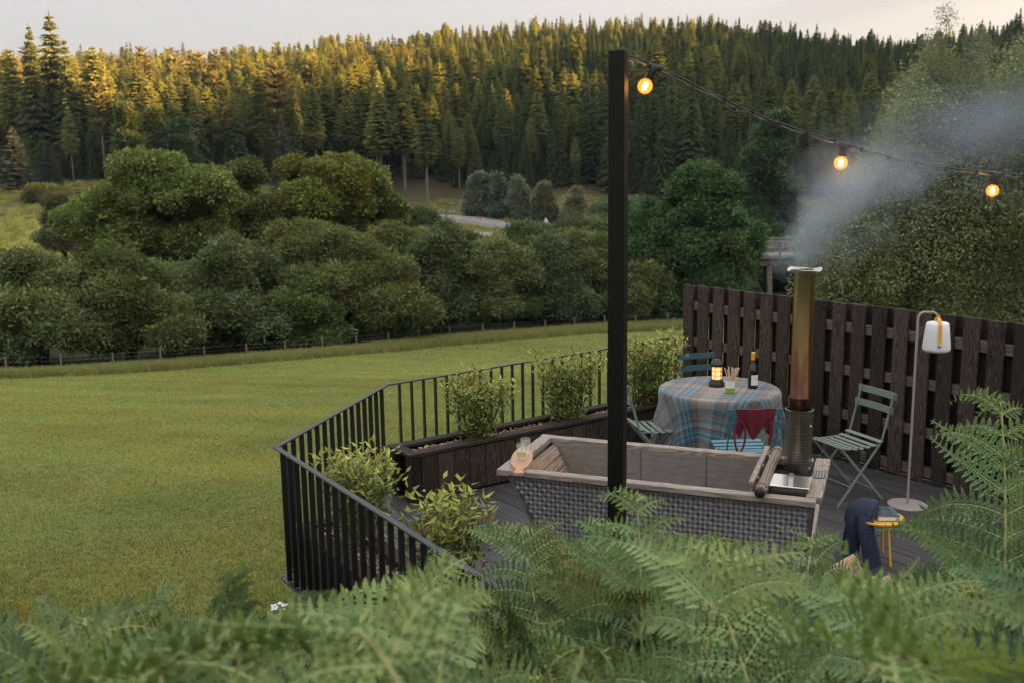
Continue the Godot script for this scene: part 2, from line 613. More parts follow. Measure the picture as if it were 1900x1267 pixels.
func wire_fence() -> void:
	var o := thing("wire_fence", "wire stock fence on thin wooden posts along the far meadow edge", "fence")
	R.seed = 71
	var g := Geo.new()
	g.box(T(Vector3(0, 0.5, 0)), Vector3(0.085, 1.2, 0.085), 0.012)
	var pm := g.mesh()
	var pts := []
	var x := -30.0
	while x < 24.0:
		var d := stock_d(x)
		var q := on_land(x, d)
		if pts.is_empty() or q.distance_to(pts[-1]) > 2.6:
			pts.append(q)
			var mi := part("post", pm, M.post_wood, o, q)
			mi.rotation = Vector3(rnd(-0.06, 0.06), rnd(0, 1), rnd(-0.06, 0.06))
			mi.scale = Vector3(1, rnd(0.9, 1.08), 1)
		x += 0.1
	for y in [0.5, 0.78, 1.0]:
		var w := Geo.new()
		var path := PackedVector3Array()
		for q in pts: path.push_back(q + Vector3(0, y, 0.06))
		w.tube(path, [0.003], 4, false)
		part("wire", w.mesh(), M.wire, o)

func planters() -> void:
	var t1 := atan2(0.567, 0.823)
	planter("long charred timber planter along the back railing", Vector3(-0.782, 0, -7.051), t1, 3.02, 0.40, 0.36, true)
	var t2 := atan2(-0.832, 0.556)
	planter("charred timber planter behind the near corner of the railing", CA + Vector3(0.556, 0, 0.832) * 0.10 + Vector3(0.832, 0, -0.556) * 0.05, t2, 1.75, 0.36, 0.34, false)
	var P1 := Transform3D(Basis(Vector3.UP, t1), Vector3(-0.782, 0.33, -7.051))
	shrub("bushy evergreen shrub at the near end of the long planter", P1 * Vector3(0.72, 0, -0.18), 0.62, 0.54, 5, 0.056, 1.0, 1500)
	shrub("bushy evergreen shrub in the middle of the long planter, trailing over its edge", P1 * Vector3(1.62, 0, -0.18), 0.66, 0.58, 6, 0.056, 0.95, 1700)
	shrub("bushy evergreen shrub at the fence end of the long planter beside the table", P1 * Vector3(2.58, 0, -0.18), 0.70, 0.66, 7, 0.056, 1.1, 2300)
	var P2 := Transform3D(Basis(Vector3.UP, t2), CA + Vector3(0.0, 0.29, 0))
	shrub("yellow-green shrub in the planter just inside the railing corner", P2 * Vector3(0.55, 0, -0.30), 0.64, 0.52, 8, 0.054, 1.25, 1700)
	shrub("yellow-green shrub in the near planter, farther from the railing corner", P2 * Vector3(1.60, 0, -0.28), 0.68, 0.44, 9, 0.062, 1.1, 1200)

const TREES := [
	["alder", -27.6, 56, 6.6, 7.7, 1.7, "broad olive green riverside tree at the meadow's left end"],
	["alder", -23.3, 58, 6.3, 6.3, 1.7, "low rounded riverside tree between the leftmost tree and the leaning trunk gap"],
	["alder", -19.1, 66, 7.4, 8.7, 1.7, "grey-green alder with twin pale trunks behind the wire fence"],
	["alder", -12.6, 70, 7.9, 9.6, 1.7, "wide bushy alder below the tall lobed sycamore"],
	["lime", -13.8, 64.5, 4.9, 5.3, 0.4, "glossy dark green leafy shrub in front of the wide alder"],
	["lime", -9.5, 69, 3.5, 5.2, 0.2, "dark low leafy bush close to the wire fence beside the glossy shrub"],
	["alder", -5.9, 75, 8.3, 6.8, 1.7, "dark conical bushy alder standing left of the grey alder pair"],
	["alder", -1.6, 76, 7.3, 6.2, 1.7, "round bushy alder in the middle of the riverside row"],
	["alder", 2.8, 79, 7.0, 6.5, 1.7, "round grey alder with a forked trunk left of the black post"],
	["alder", 6.7, 82, 7.5, 6.3, 1.7, "bushy alder partly hidden by the black post"],
	["alder", -8.4, 74, 5.0, 4.9, 1.7, "narrow dark alder in the gap beside the conical alder"],
	["syc", -30.2, 84, 14.8, 11.5, 4.8, "tall yellow-green sycamore with a dark bare trunk showing below"],
	["syc2", -27.9, 88, 13.0, 6.3, 4.1, "grey-green sycamore nestled against the yellow-green one"],
	["syc2", -26.9, 96, 14.0, 6.3, 5.0, "dark narrow sycamore between the two large crowns"],
	["syc", -18.5, 92, 14.9, 11.1, 4.5, "large sycamore with cauliflower lobes in the middle of the far bank"],
	["syc", -14.2, 94, 13.1, 7.2, 4.1, "rounded sycamore on the outer edge of the lobed group"],
	["willow", -44.0, 96, 11.8, 5.0, 5.0, "pale grey-green willow standing alone before the yellow field"],
	["maple", 15.9, 84, 12.8, 11.3, 0.2, "large dark green maple right of the black post"],
	["willow", 12.9, 96, 10.0, 4.5, 3.3, "yellow-green willow top peeking out behind the dark maple"],
	["lime", 28.5, 100, 4.5, 7.8, 0.2, "shadowed bush under the concrete bridge"],
	["bush", -9.1, 112, 4.1, 5.8, 0.2, "grey-green roadside bush under the timber post"],
	["bush", 7.6, 122, 3.9, 7.3, 0.2, "low rounded bush beside the white road sign"],
	["bush", 12.7, 127, 4.3, 6.3, 0.2, "yellowish bush right of the white road sign"],
	["bush", 3.1, 107, 4.1, 5.3, 0.2, "low bush above the grey alder with the forked trunk"],
	["bush", -1.0, 110, 3.4, 5.4, 0.2, "scrubby bush between the lower road and the alders"],
	["bush", -5.1, 118, 3.0, 4.5, 0.2, "small scrub bush on the verge below the lower road"],
	["bush", -11.9, 104, 5.4, 5.1, 0.2, "green bush at the foot of the lobed sycamore near the road end"],
	["cypress", -63.4, 165, 14.3, 6.8, 0.1, "dense dark cypress, tallest of three at the edge of the left wood"],
	["cypress", -59.9, 168, 12.9, 7.4, 0.1, "dense dark cypress in the middle of three by the left wood"],
	["cypress", -55.7, 168, 11.4, 7.4, 0.1, "dense dark cypress, lowest and outermost of three by the left wood"],
	["cypress", 34.3, 130, 16.5, 9.6, 0.1, "big rounded cypress behind the dark maple and the smoke"],
	["young", -5.2, 164, 7.4, 4.6, 0.1, "grey-green young pine, leftmost of the roadside row"],
	["young", -1.8, 163, 7.2, 4.3, 0.1, "grey-green young pine, second of the roadside row"],
	["young", 1.4, 161, 6.8, 4.0, 0.1, "grey-green young pine in the middle of the roadside row"],
	["young", 5.7, 158, 6.6, 4.2, 0.1, "grey-green young pine by the white road sign"],
	["young", 10.4, 155, 6.2, 4.2, 0.1, "grey-green young pine, rightmost of the roadside row"],
	["alder", -33.0, 60, 6.8, 8.0, 1.7, "riverside tree cut by the left picture edge"],
	["alder", -16.0, 76, 8.6, 8.5, 1.7, "alder standing behind the glossy shrub"],
	["alder", -21.5, 74, 7.4, 6.5, 1.7, "alder filling the gap under the yellow-green sycamore"],
	["alder", -10.0, 79, 8.4, 7.0, 1.7, "alder behind the dark low bush"],
	["alder", 0.8, 84, 8.0, 7.5, 1.7, "alder behind the middle of the riverside row"],
	["alder", 9.8, 86, 8.4, 7.5, 1.7, "alder between the black post and the dark maple"],
	["alder", 10.5, 80, 5.0, 5.0, 1.7, "low alder at the foot of the dark maple"],
	["syc2", -22.5, 90, 11.0, 7.0, 2.0, "dark sycamore under the gap between the two large crowns"],
	["bush", -16.5, 108, 5.0, 7.0, 0.2, "bush behind the rounded sycamore"],
	["bush", 17.5, 118, 5.0, 7.0, 0.2, "bush behind the willow top"],
	["bush", -14.0, 150, 3.2, 5.5, 0.2, "low scrub between the two roads below the larches"],
	["bush", 3.0, 128, 3.4, 6.0, 0.2, "scrub below the white road sign"],
	["bush", 16.0, 140, 5.5, 7.5, 0.2, "tall bush at the right end of the young pines"],
	["bush", -33.0, 125, 3.0, 6.0, 0.2, "bush in the field behind the yellow-green sycamore"],
	["bush", -75.0, 160, 2.4, 6.0, 0.2, "low bush in the far corner of the yellow field"],
	["bush", -66.0, 152, 2.2, 5.0, 0.2, "small bush in the yellow field before the cypresses"],
]

func riverside() -> void:
	for t in TREES:
		var wide: float = 1.22 if t[0] in ["alder", "syc", "syc2", "maple"] else 1.0
		broadleaf(t[0], t[1], t[2], t[3] * (1.05 if wide > 1.0 else 1.0), t[4] * wide, t[5] * (0.6 if wide > 1.0 else 1.0), t[6])

const CONIFERS := [
	["blue", -40.8, 178, 13.8, 4.9, "small blue-grey spruce at the wood edge above the dark sycamore"],
	["blue", -86.1, 172, 11.0, 6.6, "blue-grey spruce at the left end of the field edge"],
	["blue", -78.5, 168, 8.0, 5.1, "short dark blue spruce in the corner of the yellow field"],
	["larch", -24.3, 187, 18.6, 7.4, "tall pale larch with a bare silver stem above the road bend"],
	["larch", -19.9, 187, 19.3, 6.5, "tall pale larch with a bare stem, next to its twin above the road bend"],
	["larch", -15.1, 180, 18.1, 5.9, "slim larch with a long bare stem nearest the road"],
	["larch", -101.0, 203, 24.0, 8.0, "sunlit larch at the very left edge beside the golden spruces"],
	["spruce", -88.0, 200, 26.0, 8.5, "sunlit spruce on the right shoulder of the golden group"],
	["larch", -84.5, 204, 24.0, 9.0, "broad golden larch right of the huge spruce"],
	["spruce", -98.5, 208, 29.0, 8.0, "slim tall spruce behind the golden group"],
	["larch", -80.5, 200, 20.0, 7.0, "smaller golden larch stepping down from the tall group"],
	["larch", -70.5, 190, 20.8, 8.3, "sunlit larch rising above the three cypresses"],
	["spruce", -92.8, 205, 31.1, 13.5, "huge sunlit spruce with golden crown at the left edge"],
	["spruce", -95.1, 200, 27.4, 8.8, "tall sunlit spruce beside the huge golden one"],
]
const NEEDLE := {"spruce": Color(0.145, 0.180, 0.092), "larch": Color(0.245, 0.270, 0.105), "pine": Color(0.215, 0.200, 0.110), "blue": Color(0.140, 0.165, 0.145)}

func forest() -> void:
	var shapes := {}
	var mats := {}
	for k in NEEDLE:
		shapes[k] = []
		mats[k] = []
		for j in (3 if k in ["spruce", "larch", "pine"] else 2): shapes[k].append(conifer(k, 500 + j * 13 + k.length()))
		for f in [1.0, 0.85, 1.15]:
			var m: StandardMaterial3D = M.needle.duplicate()
			var c: Color = NEEDLE[k]
			m.albedo_color = lin(c.r * f, c.g * f, c.b * f)
			mats[k].append(m)
	var names := {"spruce": "spruce_tree", "larch": "larch_tree", "pine": "pine_tree", "thuja": "cypress_tree", "young": "young_pine", "blue": "blue_spruce"}
	var barks := {"spruce": M.bark_grey, "larch": M.bark_pale, "pine": M.bark_pale, "thuja": M.bark_dark, "young": M.bark_dark, "blue": M.bark_dark}
	R.seed = 900
	var put := func(k: String, x: float, d: float, h: float, w: float, label: String, group: String) -> void:
		var o := thing(names[k], label, "tree", on_land(x, d, -0.2), rnd(0, TAU), group)
		var s: Array = shapes[k][R.randi() % shapes[k].size()]
		o.scale = Vector3(w / 6.0, h / 20.0, w / 6.0)
		part("trunk", s[1], barks[k], o)
		part("crown", s[0], mats[k][R.randi() % 3], o)
	for t in CONIFERS: put.call(t[0], t[1], float(t[2]), t[3], t[4], t[5], "single conifers before the forest")
	# forest on the hill: rows up the slope
	var spots := []
	var grove := noise(33, 0.012, 2)
	var d := 180.0
	while d < 700.0:
		var step := 4.0 if d < 300.0 else (4.6 if d < 480.0 else 9.0)
		var x := -0.64 * d if d < 480.0 else 0.02 * d
		var xmax := 0.62 * d if d < 470.0 else 1.1 * d
		while x < xmax:
			var px := x + rnd(-0.45, 0.45) * step
			var pd := d + rnd(-0.45, 0.45) * step
			x += step
			if pd < 187.0 - 9.0 * smoothstep(-40.0, -60.0, px) - 8.0 * smoothstep(12.0, 30.0, px): continue
			if px > -36.0 and px < -12.0 and pd < 196.0: continue
			if px < -80.0 and pd < 212.0 and px > -108.0: continue
			var a := px / pd
			var q := R.randf()
			var k := "spruce"
			if pd > 300.0 and R.randf() < 0.15: continue
			var patch := grove.get_noise_2d(px, pd)
			q = clampf(q - patch * 0.9, 0.0, 1.0)
			if a < -0.28: k = "pine" if q < 0.2 else ("larch" if q < 0.58 else "spruce")
			elif a < -0.05: k = "larch" if q < 0.5 else ("pine" if q < 0.57 else "spruce")
			elif a < 0.2: k = "larch" if q < 0.40 else "spruce"
			else: k = "larch" if q < 0.3 else "spruce"
			var h := (rnd(12.5, 19.0) if k != "spruce" else rnd(11.0, 20.0)) * (0.82 if R.randf() < 0.25 else 1.0)
			if pd > 280.0: h *= 0.9
			h *= 1.0 + grove.get_noise_2d(px * 2.0 + 500.0, pd * 2.0) * 0.35
			spots.append([pd, px, k, h, h * rnd(0.22, 0.32) * (1.1 if k == "larch" else 1.0), R.randi() % 3])
		d += step * 0.92
	for k in 420: # young spruces under the wood's edge
		var ux := rnd(-110.0, 105.0)
		var ud := rnd(187.0, 200.0) - 9.0 * smoothstep(-40.0, -60.0, ux) - 8.0 * smoothstep(12.0, 30.0, ux)
		if ux > -36.0 and ux < -12.0: ud += 6.0
		var uh := rnd(3.5, 9.5)
		spots.append([ud + 300.0, ux, "spruce", uh, uh * 0.42, R.randi() % 3, ud])
	spots.sort_custom(func(p, q): return p[0] < q[0])
	var n := 0
	var rest := {}
	for s in spots:
		if n < 270 and absf(s[1] / s[0]) < 0.54:
			n += 1
			var where := "left wood edge above the yellow field" if s[1] < -42.0 else ("wood edge above the road" if s[1] < 22.0 else "dense wood edge behind the birch")
			put.call(s[2], s[1], s[0], s[3], s[4], {"spruce": "dark green spruce in the ", "larch": "pale green larch in the ", "pine": "brownish pine with a bare stem in the "}[s[2]] + where, "forest edge " + names[s[2]].replace("_", " ") + "s, " + where)
		else:
			var key: String = s[2] + str(s[5])
			if not rest.has(key): rest[key] = [[], PackedColorArray()]
			rest[key][0].append(Transform3D(Basis(Vector3.UP, rnd(0, TAU)).scaled(Vector3(s[4] / 6.0, s[3] / 20.0, s[4] / 6.0)), on_land(s[1], s[0] if s.size() == 6 else s[6], -0.3)))
			var f := rnd(0.75, 1.25)
			rest[key][1].push_back(Color(f * rnd(0.92, 1.1), f, f * rnd(0.9, 1.05)))
	for k in 500: # unseen trees added on the spur to make its shadow edge ragged
		var sx := 340.0 + rnd(-45.0, 40.0)
		var sdd := rnd(-200.0, 520.0)
		var sh := rnd(13.0, 21.0)
		rest["spruce0"][0].append(Transform3D(Basis(Vector3.UP, rnd(0, TAU)).scaled(Vector3(sh * 0.05, sh / 20.0, sh * 0.05)), on_land(sx, sdd, -0.3)))
		rest["spruce0"][1].push_back(Color.WHITE)
	var o := Node3D.new()
	o.name = "forest"
	add_child(o)
	tag(o, "mixed conifer forest covering the whole hillside up to the ridge", "forest", "", "stuff")
	for key in rest:
		var k: String = key.substr(0, key.length() - 1)
		var s: Array = shapes[k][int(key.right(1))]
		many("crowns", s[0], mats[k][0], o, rest[key][0], rest[key][1])
		many("trunks", s[1], barks[k], o, rest[key][0])
	print("forest ", spots.size())

func birches() -> void:
	var sets := [["large leafy birch filling the right side behind the timber fence", [[5.84, 1.54, 0.93], [6.62, 1.37, 1.01], [6.01, 2.53, 0.86], [6.77, 2.67, 0.93], [6.24, 3.23, 0.62], [5.75, 3.02, 0.43], [6.02, 3.68, 0.35], [5.38, 2.24, 0.58], [6.52, 0.51, 0.78], [6.3, 2.0, 0.9]], [[6.11, 4.58], [5.94, 4.3], [6.35, 4.36], [5.85, 4.05], [6.62, 4.29]], 14.0],
		["birch at the right edge with sprigs against the bright sky", [[7.31, 1.59, 0.93], [7.36, 2.88, 0.86], [6.9, 3.45, 0.62], [7.39, 0.5, 0.78], [8.2, 2.0, 1.0], [8.2, 3.3, 0.8], [7.9, 0.6, 0.9]], [[7.08, 4.57], [7.22, 4.21], [6.9, 4.07], [6.76, 3.85], [7.6, 4.6]], 13.4],
		["low spreading birch beside the chimney top", [[5.08, 1.16, 0.86], [4.83, 0.7, 0.47], [5.58, 0.53, 0.7], [4.72, 1.48, 0.47], [5.2, 0.1, 0.8], [5.9, -0.1, 0.9]], [], 14.6]]
	for s in sets:
		var dd: float = s[3]
		var b0: Vector3 = Vector3(s[1][0][0] + 0.3, land(s[1][0][0] + 0.3, dd) - 0.1, -dd)
		var o := thing("birch_tree", s[0], "tree", b0, 0.0, "birches behind the fence")
		R.seed = int(dd * 100)
		var xf := []
		var tints := []
		var g := Geo.new()
		var col := Color(0.310, 0.350, 0.190)
		for l in s[1]:
			var c := Vector3(l[0], l[1], -dd + rnd(-0.7, 0.7)) - b0
			lobe_clumps(xf, tints, c, Vector3(l[2], l[2], l[2] * 1.1), int(l[2] * l[2] * 520), 0.95, col, 0.25)
			g.tube([Vector3(rnd(-0.2, 0.2), 0, rnd(-0.2, 0.2)), Vector3(c.x * 0.35, c.y * 0.5, c.z * 0.3), c], [0.06, 0.04, 0.012], 6)
			for k in 8:
				var e = c + Vector3(rnd(-1, 1), rnd(-0.6, 1), rnd(-1, 1)).normalized() * l[2]
				g.tube([c, c.lerp(e, 0.5) + Vector3(0, 0.08, 0), e], [0.012, 0.007, 0.002], 4, false)
		for p in s[2]:
			var tip := Vector3(p[0], p[1], -dd + rnd(-0.3, 0.3)) - b0
			var foot := tip + Vector3(rnd(-0.15, 0.35), -1.3, rnd(-0.2, 0.2))
			g.tube([foot, foot.lerp(tip, 0.5) + Vector3(0.06, 0, 0), tip], [0.014, 0.008, 0.002], 4, false)
			for k in 11:
				var t := rnd(0.1, 1.0)
				var side := Vector3(rnd(-1, 1), rnd(-0.1, 0.7), rnd(-1, 1)) * 0.38 * (1.15 - t)
				var q := foot.lerp(tip, t)
				g.tube([q, q + side], [0.004, 0.0015], 3, false)
				for z in 3:
					xf.append(Transform3D(rand_basis().scaled(Vector3.ONE * rnd(0.45, 0.75)), q + side * rnd(0.4, 1.05)))
					tints.append(Color(col.r * rnd(0.7, 1.1), col.g * rnd(0.7, 1.1), col.b))
		part("trunk", g.mesh(), M.bark_pale, o)
		crown_node("crown", o, CL.birch, xf, tints, M.birch_leaf)

func tuft(seed_: int, n: int, rad: float, h: float, w: float, lean: float, dry: float) -> ArrayMesh:
	R.seed = seed_
	var g := Geo.new()
	g.colored = true
	for k in n:
		var p := Vector3(rnd(-1, 1), 0, rnd(-1, 1)) * rad
		var an := rnd(0, TAU)
		var s := Vector3(cos(an), 0, sin(an)) * w
		var top := p + Vector3(rnd(-lean, lean), 1, rnd(-lean, lean)).normalized() * h * rnd(0.5, 1.2)
		var f := rnd(0.75, 1.25)
		g.tint = Color(f, f, f) if R.randf() > dry else Color(1.5 * f, 1.25 * f, 1.3 * f)
		g.tri(p - s, p + s, top)
	return g.mesh()

func meadow() -> void:
	var m: StandardMaterial3D = leafmat(Color.WHITE, 0.3, 0.7)
	var o := Node3D.new()
	o.name = "mown_grass"
	add_child(o)
	tag(o, "short mown grass of the sloping meadow", "grass", "", "stuff")
	var ts := [tuft(1, 22, 0.1, 0.032, 0.004, 1.4, 0.2), tuft(2, 22, 0.11, 0.036, 0.004, 1.5, 0.25)]
	var tone := noise(23, 0.35, 3)
	var big := noise(24, 0.03, 3)
	R.seed = 61
	for j in 2:
		var xf := []
		var tints := PackedColorArray()
		for k in 36000:
			var d := 5.0 + 66.0 * pow(R.randf(), 1.8)
			var x := rnd(-0.62, 0.32) * d
			if d > stock_d(x) - 1.0: continue
			if x > -1.6 and d < 9.9 and x > -1.75 + (d - 7.0) * 0.5 * float(d > 7.5): continue
			var t := 1.0 + tone.get_noise_2d(x, d) * 0.2 + big.get_noise_2d(x, d) * 0.4 + 0.06 * signf(sin((x * 0.55 + d * 0.83) * 1.7))
			var dry := clampf(tone.get_noise_2d(x * 0.5 + 90.0, d * 0.5) * 1.6, -0.6, 0.8) * 0.6
			xf.append(Transform3D(Basis(Vector3.UP, rnd(0, TAU)).scaled(Vector3.ONE * (0.8 + d * 0.03)), on_land(x, d)))
			tints.push_back(Color(0.285 * t * rnd(0.85, 1.2) * (1.0 + 0.25 * dry), 0.312 * t, 0.088 * t * (1.0 - 0.15 * dry)))
		many("turf", ts[j], m, o, xf, tints)
	var o2 := Node3D.new()
	o2.name = "tall_grass"
	add_child(o2)
	tag(o2, "unmown taller grass along the wire fence", "grass", "", "stuff")
	var tg := [tuft(3, 30, 0.22, 0.5, 0.012, 0.35, 0.25), tuft(4, 30, 0.25, 0.55, 0.012, 0.4, 0.3)]
	for j in 2:
		var xf := []
		var tints := PackedColorArray()
		for k in 7000:
			var x := rnd(-32.0, 22.0)
			var dd := stock_d(x) + rnd(-2.6, 1.6)
			xf.append(Transform3D(Basis(Vector3.UP, rnd(0, TAU)).scaled(Vector3(1.3, rnd(0.5, 1.1), 1.3)), on_land(x, dd)))
			var f := rnd(0.75, 1.2)
			tints.push_back(Color(0.275 * f * rnd(0.9, 1.2), 0.305 * f, 0.105 * f))
		many("blades", tg[j], m, o2, xf, tints)
	# rough vegetation in the field beyond and along the road
	var o3 := Node3D.new()
	o3.name = "rough_grass"
	add_child(o3)
	tag(o3, "rough grass and rushes of the field and verges beyond the river", "grass", "", "stuff")
	var xf3 := []
	var t3 := PackedColorArray()
	for k in 9000:
		var d := rnd(100.0, 180.0)
		var x := rnd(-0.56, 0.2) * d
		if d > 160 and x > -50.0 and d < 172.0 and R.randf() < 0.6: continue
		var f := rnd(0.7, 1.25)
		xf3.append(Transform3D(Basis(Vector3.UP, rnd(0, TAU)).scaled(Vector3(2.6, rnd(0.5, 1.2), 2.6)), on_land(x, d)))
		t3.push_back(Color(0.40 * f, 0.39 * f, 0.10 * f) if R.randf() < 0.75 else Color(0.24 * f, 0.17 * f, 0.10 * f))
	many("blades", tg[0], m, o3, xf3, t3)
	# white umbel flowers at the foot of the bank
	R.seed = 81
	var labels := ["white flower head nearest the railing corner", "white flower head just below the railing corner", "white flower head low beside the bracken left of the railing", "tall white flower head alone against the meadow", "white flower head leftmost in the bracken edge", "small white flower head among the left bracken"]
	var fp := [[-1.62, 6.1, 0.14], [-1.6, 5.8, 0.12], [-1.75, 5.5, 0.13]]
	for i in fp.size():
		var f := thing("white_wildflower", labels[i], "flower", on_land(fp[i][0], fp[i][1]), 0.0, "white wildflowers by the bank")
		var g := Geo.new()
		var h: float = fp[i][2]
		var head := Geo.new()
		g.tube([Vector3.ZERO, Vector3(0.02, h * 0.6, 0), Vector3(0.03, h * 0.9, 0)], [0.005, 0.004, 0.003], 5)
		for k in 26:
			var a := rnd(0, TAU)
			var r := sqrt(R.randf()) * 0.06
			var q := Vector3(0.03 + cos(a) * r, h - r * r * 4.0 + rnd(-0.004, 0.004), sin(a) * r)
			g.tube([Vector3(0.03, h * 0.9, 0), q], [0.0015, 0.001], 3, false)
			head.lathe(T(q), [Vector2(0, -0.004), Vector2(0.011, 0.0), Vector2(0.008, 0.005), Vector2(0, 0.006)], 6)
		part("stalk", g.mesh(), M.stalk, f)
		part("flower_head", head.mesh(), M.petal, f)

# how high the bracken stands above the terrace (rows: 0.8 m to 4.8 m ahead, columns: x = -3 to 4.5)
const BRACKEN_TOP := [
	[2.12, 2.12, 2.12, 2.12, 2.12, 2.12, 2.12, 2.12, 2.12, 2.12, 2.12, 2.14, 2.20, 2.13, 2.25, 2.25, 2.25, 2.25, 2.25, 2.25, 2.25, 2.25, 2.25, 2.25, 2.25, 2.25, 2.25, 2.25, 2.25, 2.25, 2.25],
	[1.74, 1.74, 1.74, 1.74, 1.74, 1.74, 1.74, 1.74, 1.74, 1.77, 1.79, 1.78, 1.89, 1.93, 1.77, 1.97, 2.00, 2.00, 2.00, 2.00, 2.00, 2.00, 2.00, 2.00, 2.00, 2.00, 2.00, 2.00, 2.00, 2.00, 2.00],
	[1.36, 1.36, 1.36, 1.36, 1.36, 1.36, 1.36, 1.36, 1.43, 1.43, 1.43, 1.42, 1.59, 1.66, 1.60, 1.40, 1.46, 1.74, 1.74, 1.74, 1.74, 1.74, 1.74, 1.74, 1.74, 1.74, 1.74, 1.74, 1.74, 1.74, 1.74],
	[0.98, 0.98, 0.98, 0.98, 0.98, 0.98, 1.05, 1.07, 1.08, 1.08, 1.06, 1.07, 1.28, 1.36, 1.36, 1.27, 1.03, 1.02, 1.45, 1.49, 1.49, 1.49, 1.49, 1.49, 1.49, 1.49, 1.49, 1.49, 1.49, 1.49, 1.49],
	[0.60, 0.60, 0.60, 0.60, 0.64, 0.72, 0.71, 0.72, 0.72, 0.71, 0.69, 0.72, 0.98, 1.07, 1.09, 1.03, 0.95, 0.67, 0.64, 1.07, 1.21, 1.24, 1.24, 1.24, 1.24, 1.24, 1.24, 1.24, 1.24, 1.24, 1.24],
	[0.22, 0.22, 0.23, 0.32, 0.36, 0.35, 0.36, 0.37, 0.36, 0.33, 0.34, 0.38, 0.67, 0.77, 0.81, 0.80, 0.70, 0.62, 0.30, 0.25, 0.43, 0.92, 0.98, 0.99, 0.99, 0.99, 0.99, 0.99, 0.99, 0.99, 0.99]]
func bracken_top(x: float, d: float) -> float:
	var u := clampf((x + 3.0) / 0.25, 0.0, 29.99)
	var v := clampf((d - 0.8) / 0.8, 0.0, 4.99)
	var i := int(u)
	var j := int(v)
	return lerpf(lerpf(BRACKEN_TOP[j][i], BRACKEN_TOP[j][i + 1], u - i), lerpf(BRACKEN_TOP[j + 1][i], BRACKEN_TOP[j + 1][i + 1], u - i), v - j)

